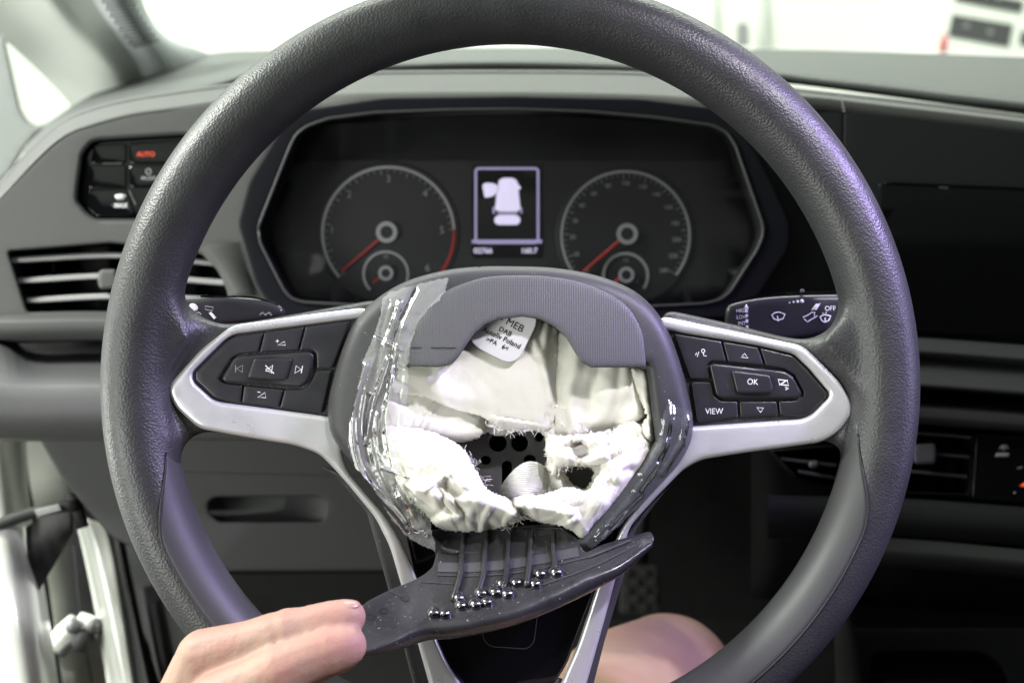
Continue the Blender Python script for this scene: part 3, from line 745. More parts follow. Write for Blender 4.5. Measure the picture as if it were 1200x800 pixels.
cloth('airbag_fold', [(640, 512), (662, 510), (690, 508), (715, 503), (742, 492), (756, 505), (752, 522), (735, 538), (716, 546), (702, 545), (694, 546), (676, 545), (660, 549), (648, 560), (642, 545)], .0025, bag, holes=[[(671, 520), (680, 517), (688, 524), (684, 532), (674, 533)]], ragged=2.6, seed=7,
      folds=[([(650, 530), (690, 540), (730, 520)], 6, .003, 'ridge'), ([(705, 508), (714, 540)], 4, .003, 'step')]+rfolds(650, 750, 505, 545, 9, 12, base=-.3, h=(.001, .003)), crump=.0009, crump_s=30, edge_w=12, edge_drop=.006, dome=.004)
# twisted strip between the two holes
cloth('airbag_fold', [(640, 545), (652, 552), (664, 566), (676, 580), (668, 588), (655, 580), (645, 566)], -.003, bag, ragged=.8, seed=8, edge_w=8)
# ribbed tether strap arching out of the hole
ts = []
for k, t in enumerate(np.linspace(0, 1, 22)):
    cxs = 587+58*t; zz = -.006+.010*math.sin(math.pi*min(1, t*1.05))
    ytop = 585-45*math.sin(math.pi*(.12+.62*t)); ybot = 590+2*math.sin(t*3)
    ts.append([(cxs, ytop+(ybot-ytop)*s, zz-.004*s*s+.002*math.sin(3*s)) for s in np.linspace(0, 1, 9)])
ts = np.array(ts); n1, n2 = ts.shape[:2]; q = ts.reshape(-1, 3)
add('tether_strap', mw(q[:, 0], q[:, 1], q[:, 2]), [(i*n2+j, i*n2+j+1, (i+1)*n2+j+1, (i+1)*n2+j) for i in range(n1-1) for j in range(n2-1)], M['strap'], bag)
# frayed threads along the torn edges
def fringe(lines, count, ln, spread, z, seed):
    rg = random.Random(seed); paths = []
    for line, (dx, dy) in lines:
        L = spline(line, 60)
        for k in range(count):
            a = L[rg.randrange(60)]; ang = math.atan2(dy, dx)+rg.gauss(0, spread); l = ln*rg.uniform(.3, 1.3)
            c = rg.uniform(-2.2, 2.2); p = []
            zz = z+rg.uniform(-.002, .003); cx, cy = a[0]-2*math.cos(ang), a[1]-2*math.sin(ang)
            for s in range(5):
                p.append(mw(cx, cy, zz+.0008*s*rg.uniform(-.6, 1)))
                cx += math.cos(ang)*l/4; cy += math.sin(ang)*l/4; ang += c*.35
            paths.append(p)
    return paths
fp = fringe([([(568, 494), (585, 503), (600, 506), (618, 504), (638, 505)], (0.1, 1)), ([(640, 505), (648, 520), (646, 545)], (-1, .3)), ([(650, 470), (662, 500), (690, 514)], (-.3, -.6)),
             ([(536, 522), (552, 540), (572, 570)], (1, -.1)), ([(590, 618), (608, 608), (622, 600)], (.35, 1)), ([(655, 549), (675, 545), (697, 546)], (0, .8)), ([(672, 490), (700, 508), (740, 492)], (0, 1)),
             ([(497, 600), (470, 575)], (-.5, .6))], 30, 10, .95, .003, 11)
tubes('loose_threads', fp, .00013, M['fabric'], bag, sides=3, kind='stuff')
# printed label sewn to the bag
lab = spline([(552, 395), (557, 405), (575, 416), (593, 424), (603, 423), (611, 416), (618, 402), (628, 380), (625, 366), (600, 360), (575, 370), (558, 384)], 60, True)
def zlab(x, y): return .0062-.000012*(np.asarray(y)-400)+0*np.asarray(x)
lb = pillow('label', [lab], mw, zlab, M['label'], bag, r=1, rz=.0003, depth=.0008, step=6)
stroke('label_stitching', [np.vstack([lab, lab[:1]])*.985+np.array((590, 395))*.015], .7, lambda x, y, z: mw(x, y, zlab(x, y)+.00015), 0, M['print_dim'], bag)
zt = lambda x, y, z: mw(x, y, zlab(x, y)+.00025)
text('lettering', '- MEB', 600, 379.5, 8.4, zt, 0, M['ink'], bag, rot=28, bold=.0)
text('lettering', 'DAB', 592, 388.5, 5.6, zt, 0, M['ink'], bag, rot=26, bold=.012)
text('lettering', 'Autoliv Poland', 588, 396, 5.8, zt, 0, M['ink'], bag, rot=25.5, bold=.016, xs=.98)
text('lettering', '>PA   6<', 583, 403, 5.4, zt, 0, M['ink'], bag, rot=25, bold=.012)

# ---- clear film stretched over the hub
def film(name, poly, base, ridges, seed, m, amp=.0012, res=2.0, **kw):
    poly = np.array(poly, float); poly = dens(poly, 3)
    poly = poly+np.stack([noise2(poly[:, 0], poly[:, 1], 7, seed), noise2(poly[:, 0], poly[:, 1], 7, seed+1)], -1)*1.5
    lo, hi = poly.min(0), poly.max(0)
    nx, ny = int((hi[0]-lo[0])/res)+1, int((hi[1]-lo[1])/res)+1
    gx, gy = np.meshgrid(lo[0]+np.arange(nx)*res, lo[1]+np.arange(ny)*res)
    P = np.stack([gx.ravel(), gy.ravel()], -1); ins = inside(P, poly).reshape(ny, nx)
    x, y = P[:, 0], P[:, 1]
    z = base(x, y)+amp*.8*noise2(x, y, 18, seed+2)
    for line, w, h in ridges:
        d, s, t = polyd(x, y, line); z = z+h*np.exp(-(d/w)**2)
    cell = ins[:-1, :-1] & ins[1:, :-1] & ins[:-1, 1:] & ins[1:, 1:]
    jj, ii = np.nonzero(cell); a = jj*nx+ii
    F = np.stack([a, a+1, a+nx+1, a+nx], -1); u = np.unique(F); idx = np.zeros(len(P), int); idx[u] = np.arange(len(u))
    return add(name, mw(x[u], y[u], z[u]), idx[F], M[m], W, **kw)
def zf(x, y):
    return zc(x, y)+.0012
fr_ = random.Random(5); ridg = []
for k in range(19):      # long, narrow wrinkles running down the tape
    u = fr_.uniform(0, 1); u2 = min(1, max(0, u+fr_.uniform(-.25, .25)))
    tp0, tp1 = fr_.uniform(0, .5), fr_.uniform(.55, 1)
    pth = spline([(450+68*u, 338), (441+44*u, 385), (424+54*u2, 440), (412+60*u2, 500), (424+58*u2, 556), (462+36*u, 605), (490+20*u, 640)], 40)
    ridg.append((pth[int(tp0*39):max(int(tp0*39)+3, int(tp1*39))], fr_.uniform(2.2, 5.5), fr_.uniform(.0006, .0016)*(1 if fr_.random() < .7 else -1)))
ridg += [([(455, 420), (438, 470), (428, 520)], 2.5, .0018), ([(440, 395), (470, 410)], 1.8, .0010), ([(482, 560), (448, 548)], 2, .001)]
film('clear_film', [(447, 351), (454, 342), (490, 332), (527, 324), (523, 341), (515, 352), (504, 361), (490, 380), (482, 401), (479, 428), (478, 464), (472, 503), (480, 540), (494, 580), (505, 612), (512, 648), (480, 632), (460, 611), (434, 568), (414, 545), (407, 519), (409, 497), (417, 464), (425, 423), (432, 406), (439, 390), (445, 368)], zf,
     ridg, 3, 'film', amp=.0005, res=1.2, label='wrinkled clear film over the door side of the hub')
film('clear_film', [(783, 466), (792, 474), (811, 482), (813, 505), (806, 530), (790, 552), (760, 585), (722, 620), (694, 645), (681, 634), (700, 608), (724, 580), (752, 545), (769, 520), (774, 492)], lambda x, y: zc(x, y)-.0008*0+.0008,
     [([(783, 475), (782, 500), (776, 525), (755, 555)], 6, .0022), ([(805, 490), (798, 520), (775, 555)], 3, .0015), ([(770, 545), (735, 590), (700, 630)], 4, .0018), ([(750, 580), (715, 615)], 3, .0012)], 8, 'film2', amp=.0007, label='clear tape over the screen side of the hub')

# ---- torn-off lower flap of the cover, folded out toward the driver
def zflap(x, y):      # hinge line runs from (512,645) to (676,634); the flap comes toward the driver below it
    x = np.asarray(x, float); y = np.asarray(y, float)
    u = (y-(640-.16*(x-598)))/100
    return .004+.040*np.clip(u, -.3, 1.3)+.006*np.clip((500-x)/100, 0, 1)
flap = np.array([(512, 647), (507, 664), (498, 672), (484, 680), (458, 690), (432, 703), (418, 714), (412, 740), (424, 766), (460, 757), (497, 743), (530, 741), (560, 736), (600, 726), (644, 709), (692, 686), (725, 670), (764, 640), (767, 629), (762, 622), (725, 632), (705, 638), (686, 647), (679, 638), (676, 630), (660, 618), (520, 618)], float)
fl = pillow('torn_flap', [rnd(flap, 3, 2)], mw, zflap, M['flap'], W, r=3, rz=.0008, depth=.0035, step=7, edge=3, label='torn lower flap of the hub cover held out by a hand')
# rolled front lip of the flap
lip_pts = np.array([(424, 766), (460, 756), (497, 742), (530, 739), (560, 734), (600, 724), (644, 707), (692, 684), (725, 668), (764, 638)], float)
lipc = spline(lip_pts, 60)
lipv = []
for k, (lx, ly) in enumerate(lipc):
    t = lipc[min(k+1, 59)]-lipc[max(k-1, 0)]; t /= np.linalg.norm(t); n = np.array((-t[1], t[0]))
    wdt = 11*min(1, .35+k/14)*(1 if k < 45 else max(.35, 1-(k-45)/20))
    z0_ = float(zflap(lx, ly))
    for s, dz in ((-1.15, .0006), (-.75, .0020), (-.2, .0026), (.35, .0012), (.75, -.002), (.8, -.006)):
        lipv.append(mw(lx+n[0]*wdt*s, ly+n[1]*wdt*s, float(zflap(lx, ly))+dz))
add('flap_lip', np.array(lipv), [(i*6+j, i*6+j+1, (i+1)*6+j+1, (i+1)*6+j) for i in range(59) for j in range(5)], M['flap'], fl)
# rail parallel to the hinge; its wide band is painted paler as if lit
for (pts, w, h) in (([(513, 664), (560, 664), (620, 657), (678, 646)], 11, .0004), ([(512, 673), (560, 674), (620, 668), (690, 652)], 1.2, .0006), ([(458, 692), (482, 705), (490, 730)], 1.0, .0005), ([(490, 681), (540, 684)], 1.0, .0005), ([(620, 690), (690, 665), (750, 636)], 1.0, .0006), ([(690, 652), (740, 632)], 2.5, .0008)):
    v, f = stroke_geo([spline(pts, 20)], w, lambda x, y, z: mw(x, y, zflap(x, y)+z), h)
    add('moulded_line', v, f, M['flap_lit_band'] if w > 3 else M['soft_trim'], fl, smooth=False)
ribs = [[(543, 622), (541, 655), (540, 672), (531, 703)], [(570, 622), (568, 655), (567, 672), (560, 696)], [(595.5, 620), (595, 650), (594, 668), (590, 690)], [(622.5, 620), (621, 650), (620, 664), (617, 686)], [(648, 622), (648, 645), (650, 658), (649, 672)]]
for rb in ribs:
    c = spline(rb, 16); P = []
    for (x, y) in c: P.append(mw(x, y, float(zflap(x, y))+.0016))
    tubes('rib', [P], .0013, M['flap'], fl, sides=8)
studs = [(335, 425), (375, 428), (425, 372), (433, 398), (485, 394), (505, 354), (527, 386), (557, 350), (580, 319), (600, 356), (632, 315), (700, 320), (718, 284), (776, 279)]
for sx, sy in studs:
    x, y = 400+sx/3.077, 580+sy/3.077
    n_ = mw(x, y, float(zflap(x, y))+.0010)
    k = random.uniform(.92, 1.12)
    ball('stud', n_, .0024*k, M['stud'], fl, squash=(1.15, 1, .9), seg=16)
    tubes('stud_collar', [[mw(x, y+1.5, float(zflap(x, y))-.001), mw(x, y+.5, float(zflap(x, y))+.0006)]], .0033*k, M['flap'], fl, sides=14)
for cx, cy, r in ((475, 701, 5), (450, 715, 5), (434, 722, 5)):
    p = arc(cx, cy, r, 0, 360, 24, r*.6); v, f = stroke_geo([p], .8, lambda x, y, z: mw(x, y, zflap(x, y)+.0003), 0)
    add('moulded_ring', v, f, M['black'], fl, smooth=False)
# hinge strip behind the ribs
hs = np.array([(505, 620), (690, 612), (684, 650), (512, 662)], float)
pillow('hinge_strip', [dens(hs, 8)], mw, lambda x, y: -.004+.0*x, M['gap'], W, r=2, depth=.004, step=10)
# column behind the hub
a = wl(0, -.012, -.03); b = wl(0, -.015, -.26)
tubes('column_shroud', [[a, a*.6+b*.4, b]], [.055, .062, .07], M['black'], W, sides=24)

# ------------------------------------------------------------------ dashboard
D = thing('dashboard', 'grey moulded plastic dashboard spreading behind the steering wheel under the windscreen', 'dashboard', V(600, 300, .80))
loft('top_pad', [[(28, 172, .98), (60, 142, 1.0), (95, 118, 1.04), (140, 96, 1.1), (200, 76, 1.15), (245, 63, 1.2), (330, 59, 1.22), (600, 56, 1.22), (880, 58, 1.2), (1000, 60, 1.2), (1230, 68, 1.18)],
                 [(28, 178, .93), (62, 150, .93), (98, 126, .95), (143, 108, .97), (200, 92, 1.0), (250, 78, 1.02), (330, 68, 1.02), (600, 63, 1.02), (880, 70, 1.0), (1000, 76, .98), (1230, 96, .96)],
                 [(24, 186, .83), (60, 158, .83), (100, 134, .84), (145, 120, .85), (200, 108, .87), (270, 92, .89), (330, 80, .90), (600, 71, .90), (850, 80, .87), (930, 88, .86), (1060, 102, .85), (1230, 122, .84)],
                 [(24, 190, .83), (60, 164, .83), (100, 140, .84), (145, 127, .85), (200, 118, .87), (270, 104, .89), (330, 90, .90), (600, 84, .90), (850, 93, .87), (930, 99, .86), (1060, 116, .85), (1230, 138, .84)]], M['dash_top'], D, n=70, sub=3)
rA = [(-25, 240, .79), (0, 212, .79), (40, 168, .80), (70, 142, .80), (100, 128, .80), (145, 116, .80), (200, 107, .80), (270, 98, .80), (390, 86, .80), (450, 83, .80), (600, 82, .80), (750, 84, .80), (850, 92, .80), (930, 103, .80), (1060, 117, .80), (1230, 138, .80)]
rA2 = [(x, y+3.5, d-.003) for x, y, d in rA]
rB = [(-25, 258, .765), (0, 230, .765), (45, 181, .765), (75, 156, .765), (105, 144, .765), (150, 132, .765), (200, 125, .765), (270, 116, .765), (390, 109, .755), (450, 107, .752), (600, 106, .75), (750, 109, .752), (850, 115, .755), (930, 111, .765), (1060, 125, .768), (1230, 145, .768)]
rC = [(-25, 263, .762), (0, 235, .762), (47, 186, .762), (78, 160, .762), (108, 149, .762), (152, 137, .762), (202, 130, .762), (272, 121, .762), (390, 131, .748), (450, 128, .745), (600, 126, .743), (750, 130, .745), (850, 146, .748), (930, 127, .762), (1060, 141, .766), (1230, 161, .766)]
rD = [(x, y+(16 if 380 < x < 900 else 3), d+.05) for x, y, d in rC]
loft('hood_rail', [rA, rA2, rB, [(x, y+2, d-.003) for x, y, d in rB], rC, rD], M['dash'], D, n=110)
loft('hood_rail_line', [[(x, y-.8, d-.0045) for x, y, d in rA2], [(x, y+1.0, d-.0052) for x, y, d in rA2]], M['gap'], D, n=110)
swi = rnd([(95, 179), (106, 165), (116, 162), (215, 156), (240, 160), (220, 259), (113, 259), (101, 251), (88, 235), (90, 215)], 6)
vent = rnd([(9, 294), (130, 284), (236, 297), (256, 318), (268, 345), (262, 362), (130, 366), (32, 366)], 5)
fasL = rnd([(-25, 257), (0, 229), (46, 182), (76, 157), (106, 145), (151, 133), (201, 126), (271, 118), (345, 116), (352, 134), (330, 150), (296, 212), (284, 262), (305, 335), (325, 370), (270, 376), (130, 372), (25, 370), (-25, 376)], 5)
pillow('fascia', [fasL, vent, swi], par(.762), 0.0, M['dash'], D, r=4, depth=.02, step=9, edge=4, label='light grey fascia on the door side')
# chamfer running down from the fascia toward the cluster
loft('fascia_chamfer', [[(234, 292, .763), (252, 312, .763), (270, 345, .763)], [(243, 286, .752), (264, 317, .752), (281, 346, .752)], [(280, 284, .760), (288, 318, .760), (300, 346, .760)]], M['dash'], D, n=14)
# lip, shelf and panels under the vent on the door side
loft('vent_lip', [[(-20, 368, .765), (30, 366, .765), (130, 365, .765), (330, 372, .765)], [(-20, 375, .752), (26, 374, .752), (130, 373, .752), (330, 380, .752)], [(-20, 380, .750), (26, 379, .750), (130, 378, .750), (330, 386, .750)], [(-20, 396, .756), (30, 399, .756), (130, 397, .756), (330, 402, .756)], [(-20, 399, .80), (30, 402, .80), (130, 400, .80), (330, 406, .80)]], M['dash'], D, n=30)
loft('shelf', [[(-25, 388, .80), (8, 393, .80), (24, 404, .80), (45, 413, .80), (140, 414, .80), (450, 420, .80)], [(-25, 400, .75), (5, 408, .75), (22, 420, .75), (48, 430, .75), (140, 430, .75), (450, 436, .75)], [(-25, 446, .699), (10, 449, .699), (60, 450, .699), (140, 449, .699), (450, 452, .699)], [(-25, 452, .693), (10, 455, .693), (60, 456, .693), (140, 455, .693), (450, 458, .693)], [(-25, 512, .70), (10, 513, .70), (60, 513, .70), (140, 512, .70), (450, 513, .70)], [(-25, 516, .78), (60, 517, .78), (140, 516, .78), (450, 517, .78)]], M['dash'], D, n=40)
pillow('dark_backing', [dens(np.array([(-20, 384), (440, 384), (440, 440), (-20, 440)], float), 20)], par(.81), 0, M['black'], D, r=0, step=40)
knee = rnd([(40, 505), (135, 505), (520, 505), (520, 560), (500, 668), (300, 669), (218, 670), (132, 630), (98, 592), (72, 558)], 8)
rec = rnd([(243, 589), (252, 582), (374, 582), (382, 588), (380, 606), (374, 610), (256, 611), (246, 602)], 5)
pillow('knee_panel', [knee, rec], par(.772), 0, M['dash_mid'], D, r=4, depth=.022, step=10, edge=5)
loft('knee_panel_recess', [[(236, 578, .80), (320, 578, .80), (388, 578, .776)], [(236, 596, .80), (320, 596, .795), (388, 596, .776)], [(236, 606, .79), (320, 607, .785), (388, 608, .776)], [(236, 616, .777), (320, 616, .777), (388, 616, .777)]], M['dash_mid'], D, n=20)
stroke('panel_seam', [spline([(215, 553), (330, 556), (470, 558)], 20)], 1.2, par(.7715), 0, M['gap'], D)
loft('knee_panel_underside', [[(210, 668, .773), (350, 669, .773), (500, 668, .773)], [(225, 672, .90), (350, 672, .90), (500, 671, .90)]], M['black'], D, n=12)
# fascia on the screen side, in two panels split by a seam
fasR1 = rnd([(858, 128), (930, 124), (988.4, 130), (985.4, 300), (985.4, 420), (860, 420), (884, 345), (924, 292), (926, 262), (908, 222), (866, 146)], 3)
fasR2 = rnd([(989.4, 130), (1060, 138), (1230, 160), (1780, 231), (1780, 470), (1230, 410), (986.5, 410), (986.5, 300)], 3)
pillow('fascia', [fasR1], par(.765), 0, M['dash_dark'], D, r=2, depth=.02, step=14, label='dark fascia between instrument cluster and screen')
pillow('fascia', [fasR2], par(.765), 0, M['dash_dark'], D, r=2, depth=.02, step=14, label='dark fascia round the screen')
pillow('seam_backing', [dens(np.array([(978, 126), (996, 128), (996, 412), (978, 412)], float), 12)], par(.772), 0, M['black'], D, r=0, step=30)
stroke('rail_joint', [spline([(984, 110), (987, 120), (989, 131)], 8)], 1.4, par(.757), 0, M['vent_slat'], D)
for nm, ys, m in (('screen_ledge', ((388, .80), (397, .756), (409, .744), (413, .742), (420, .756)), 'ledge'),
                  ('lower_ledge', ((418, .757), (428, .748), (447, .742), (452, .741), (456, .80)), 'ledge'),
                  ('vent_ledge', ((468, .80), (474, .752), (484, .747), (492, .750), (498, .775)), 'ledge')):
    loft(nm, [[(885, y-4, d), (1000, y-2, d), (1080, y, d), (1230, y+11, d)] for y, d in ys], M[m], D, n=24, sub=2)
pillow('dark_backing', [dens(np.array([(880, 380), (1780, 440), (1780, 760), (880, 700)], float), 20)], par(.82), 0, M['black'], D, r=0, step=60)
loft('centre_panel', [[(900, 580, .76), (1060, 584, .76), (1230, 596, .76)], [(900, 588, .75), (1060, 592, .75), (1230, 604, .75)], [(900, 622, .76), (1040, 628, .76), (1230, 640, .76)], [(900, 630, .80), (1040, 634, .80), (1230, 648, .80)]], M['dash_dark'], D, n=20)
loft('centre_rail', [[(1000, 622, .80), (1100, 630, .80), (1230, 644, .80)], [(1000, 630, .745), (1100, 636, .745), (1230, 648, .745)], [(1000, 640, .738), (1100, 646, .738), (1230, 658, .738)], [(1000, 645, .737), (1100, 650, .737), (1230, 662, .737)], [(1000, 658, .742), (1100, 662, .742), (1230, 674, .742)], [(1000, 662, .80), (1100, 668, .80), (1230, 680, .80)]], M['dash_mid'], D, n=20)
# centre console with its tray
C = thing('centre_console', 'dark lower centre console with an open storage tray under the climate panel', 'console', V(1090, 780, .78))
loft('console_side', [[(974, 700, .80), (978, 760, .76), (980, 830, .70)], [(984, 698, .79), (996, 760, .75), (1000, 830, .69)], [(992, 698, .79), (1006, 760, .75), (1010, 830, .69)], [(994, 698, .84), (1008, 760, .84), (1012, 830, .84)]], M['dash_mid'], C, n=14)
tray_o = rnd([(1000, 735), (1230, 735), (1230, 860), (1000, 860)], 6)
tray_i = rnd([(1024, 764), (1150, 763), (1172, 778), (1200, 840), (1010, 840)], 10)
pillow('tray_rim', [tray_o, tray_i], par(.765), 0, M['dash_dark'], C, r=5, depth=.03, step=10)
pillow('tray_floor', [dens(tray_o, 12)], par(.80), 0, M['black'], C, r=0, step=30)
pillow('tray_mat', [rnd([(1035, 796), (1140, 795), (1150, 830), (1030, 830)], 5)], par(.792), 0, M['dash_mid'], C, r=2, step=14)
loft('console_wall', [[(985, 668, .88), (1230, 690, .88)], [(985, 735, .86), (1230, 737, .86)], [(985, 737, .77), (1230, 738, .77)]], M['dash_dark'], C, n=10)

# ------------------------------------------------------------------ instrument cluster
K = thing('instrument_cluster', 'black instrument cluster with two round dials and a small lit display behind the wheel', 'instrument cluster', V(598, 250, .76))
opn = np.array([(303, 265), (340, 172), (347, 158), (360, 148), (385, 139), (440, 132), (520, 129), (600, 128), (690, 131), (770, 138), (835, 147), (852, 155), (862, 170), (894, 262), (895, 274), (888, 292), (856, 342), (845, 351), (825, 356), (760, 359), (600, 362), (440, 359), (355, 354), (342, 350), (333, 340), (305, 284)], float)
opn = rnd(opn, 5, 2)
bez = rnd([(352, 130), (330, 148), (292, 212), (279, 262), (300, 332), (326, 372), (600, 380), (866, 372), (890, 346), (925, 292), (927, 262), (908, 220), (866, 142), (848, 128), (750, 116), (600, 113), (450, 115)], 8)
pillow('bezel', [bez, opn], par(.742), 0, M['bezel'], K, r=4, depth=.01, step=8, edge=4)
def shrink(L, k, c=(600, 400)): return (np.asarray(L)-c)*k+np.array(c)
nb = len(opn)
f0 = V(opn[:, 0], opn[:, 1], .743); inn = shrink(opn, .965); f1 = V(inn[:, 0], inn[:, 1], .795)
add('cluster_wall', np.vstack([f0, f1]), [(i, (i+1) % nb, nb+(i+1) % nb, nb+i) for i in range(nb)], M['dial'], K)
tubes('bezel_edge', [np.vstack([V(opn[:, 0], opn[:, 1], .7415), V(opn[:1, 0], opn[:1, 1], .7415)])], .0011, M['dash_mid'], K, sides=6)
mf = par(.795)
face = dens(shrink(opn, .985), 10)
pillow('dial_face', [face], mf, 0, M['dial'], K, r=0, step=24)
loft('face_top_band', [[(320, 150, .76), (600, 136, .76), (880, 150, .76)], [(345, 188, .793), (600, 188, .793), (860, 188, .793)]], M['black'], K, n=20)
def dial(name, cx, cy, r, a0, a1, lab, red=None):
    t = pillow(name, [circ(cx, cy, r+7, n=48)], mf, .0015, M['dial'], K, r=3, depth=.002, step=14, label=lab)
    stroke('scale_ring', [arc(cx, cy, r, a0, a1, 70)], 3.0, mf, .0022, M['ring'], t)
    tk = np.radians(np.linspace(a0, a1, 49 if red is None else 36))
    stroke('tick_marks', [[(cx+(r-3)*math.cos(a), cy-(r-3)*math.sin(a)), (cx+(r-(9 if k % 4 == 0 else 6))*math.cos(a), cy-(r-(9 if k % 4 == 0 else 6))*math.sin(a))] for k, a in enumerate(tk)], .9, mf, .0023, M['print_dim'], t)
    if red: stroke('red_zone', [arc(cx, cy, r, red[0], red[1], 20)], 3.0, mf, .0024, M['red_print'], t)
    return t
tach = dial('tachometer', 455, 273, 77, 222, 3, 'rev counter dial with numerals one to six', red=(2, -42))
for s, x, y in (('1', 389, 270), ('2', 409, 228), ('3', 455, 210), ('4', 498, 227), ('5', 518, 270), ('6', 501, 314)):
    text('numeral', s, x, y, 8.5, mf, .0025, M['print_dim'], tach)
gm = dial('speedometer', 733, 276, 75, 222, -38, 'speedometer dial with numerals up to two hundred and forty')
for s, x, y in (('0', 688, 316), ('10', 675, 298), ('20', 671, 278), ('30', 674, 259), ('40', 682, 241), ('60', 696, 227), ('80', 713, 218), ('100', 733, 215), ('120', 753, 219), ('140', 769, 228), ('160', 783, 243), ('180', 791, 262), ('200', 793, 281), ('220', 789, 300), ('240', 778, 317)):
    text('numeral', s, x, y, 5.2, mf, .0025, M['print_dim'], gm, xs=.95, bold=.01)
def hubring(t, cx, cy, r):
    stroke('needle_hub', [arc(cx, cy, r, 0, 360, 30)], r*.5, mf, .0065, M['ring'], t)
    pillow('needle_cap', [circ(cx, cy, r*.85)], mf, .0058, M['dial'], t, r=2, step=4)
def needle(t, a, b, w):
    a = np.array(a, float); b = np.array(b, float); n = np.array((-(b-a)[1], (b-a)[0])); n /= np.linalg.norm(n)
    pillow('needle', [dens(np.array([a+n*w*.5, b+n*w*.35, b-n*w*.35, a-n*w*.5]), 6)], mf, .0052, M['needle'], t, r=1, rz=.0004, depth=.0008, step=6)
needle(tach, (446, 279), (400, 318), 3.2); hubring(tach, 453, 272, 10)
needle(gm, (727, 281), (683, 319), 3.6); hubring(gm, 735, 274, 10)
stroke('small_gauge_ring', [arc(452, 321, 26, 225, -20, 40)], 2.6, mf, .0026, M['ring'], tach)
hubring(tach, 452, 320, 7); needle(tach, (448, 323), (437, 331), 3)
text('numeral', '90', 452, 301, 4, mf, .0027, M['print_dim'], tach)
stroke('small_gauge_ring', [arc(733, 323, 26, 200, -35, 40)], 3.2, mf, .0026, M['ring'], gm)
hubring(gm, 734, 322, 7.5); needle(gm, (729, 325), (718, 332), 4.5)
text('numeral', '1/2', 733, 305, 4, mf, .0027, M['print_dim'], gm)
text('numeral', '1', 747, 330, 5, mf, .0027, M['print_dim'], gm)
# lit display between the dials
dp = pillow('display', [rnd([(552, 192), (636, 192), (636, 302), (552, 302)], 3)], mf, .001, M['gloss_black'], K, r=1, step=16)
fr = rnd([(557.5, 197.5), (630.5, 197.5), (630.5, 284.5), (557.5, 284.5)], 4, 3)
stroke('display_frame', [np.vstack([fr, fr[:1]])], 2.8, mf, .0016, M['screen_line'], dp)
stroke('display_bar', [[(553, 283), (635, 283)]], 4.2, mf, .0017, M['screen_line'], dp)
def sil(name, pts, m, z=.0016, r=2): return pillow(name, [rnd(pts, r, 3)], mf, z, M[m], dp, r=0, depth=.0001, step=12)
van = sil('van_symbol', [(584, 212), (589, 208.5), (601, 208.5), (606, 212), (607.5, 217), (610.5, 219), (610, 222), (607.5, 222), (610, 246), (605, 248), (586, 248), (580, 246), (582, 226), (584, 222)], 'screen_on')
sil('van_symbol', [(565, 217), (569, 214), (579, 215), (584, 218), (582, 226), (578, 230), (568, 232)], 'screen_on')
sil('van_symbol', [(580, 254), (585, 252), (604, 252), (609, 254), (610, 260), (606, 263.5), (583, 263.5), (579, 260)], 'screen_on')
sil('van_symbol_glass', [(581.5, 248.5), (608, 248.5), (606, 252), (584, 252)], 'screen_dim')
sil('van_symbol', [(577, 243), (580, 242), (580, 250), (577.5, 251)], 'screen_line', r=1); sil('van_symbol', [(610, 242), (612, 244), (612, 250), (610, 251)], 'screen_line', r=1)
text('lettering', '02766', 566, 294, 6, mf, .0018, M['screen_on'], dp, bold=.02); text('lettering', '160.7', 620, 294, 6, mf, .0018, M['screen_on'], dp, bold=.02)
pillow('cluster_lens', [dens(shrink(opn, .992), 12)], plane(.752, 26, at=(600, 250)), 0, M['lens'], K, r=0, depth=.0004, step=60)

# ------------------------------------------------------------------ light switch panel
Ls = thing('light_switch_panel', 'glossy black light switch panel with a red lit word above the door side vent', 'switch panel', V(150, 210, .76))
ms = par(.768)
pillow('panel_face', [swi], ms, 0, M['gloss_black'], Ls, r=3, depth=.01, step=12)
tubes('panel_edge', [np.vstack([ms(swi[:, 0], swi[:, 1], np.full(len(swi), .004)), ms(swi[:1, 0], swi[:1, 1], np.array([.004]))])], .0014, M['dash_mid'], Ls, sides=6)
for c in ([(110, 170), (148, 168), (148, 191), (106, 192)], [(105, 194), (148, 193), (148, 221), (103, 221)], [(103, 223), (150, 222), (158, 253), (112, 254), (102, 244)], [(151, 168), (214, 164), (214, 192), (151, 192)], [(151, 194), (214, 194), (214, 220), (151, 220)]):
    pillow('switch_key', [rnd(c, 3, 2)], ms, .0012, M['gloss_black'], Ls, r=2, depth=.002, step=12)
stroke('key_edge', [[(120, 192), (143, 191.5)]], 1.2, ms, .0016, M['dash'], Ls); stroke('key_edge', [[(151, 223), (159, 240)]], 2.0, ms, .0016, M['dash'], Ls)
text('lettering', 'AUTO', 171, 181, 5.2, ms, .0016, M['red_lit'], Ls, bold=.02)
stroke('symbol', [arc(174, 201, 3, 0, 360, 16)], 1.2, ms, .0016, M['print_dim'], Ls); text('lettering', 'MODE', 174, 209, 4.2, ms, .0016, M['print_dim'], Ls, bold=.02)
pillow('symbol', [rnd([(134, 229), (141, 227.5), (148, 229), (145, 234), (137, 234)], 1)], ms, .0016, M['print'], Ls, r=0, depth=.0001, step=5)
text('lettering', 'MAX', 141.5, 241, 5, ms, .0016, M['print'], Ls, bold=.03)
text('lettering', '-', 131, 240, 5, ms, .0016, M['print_dim'], Ls)

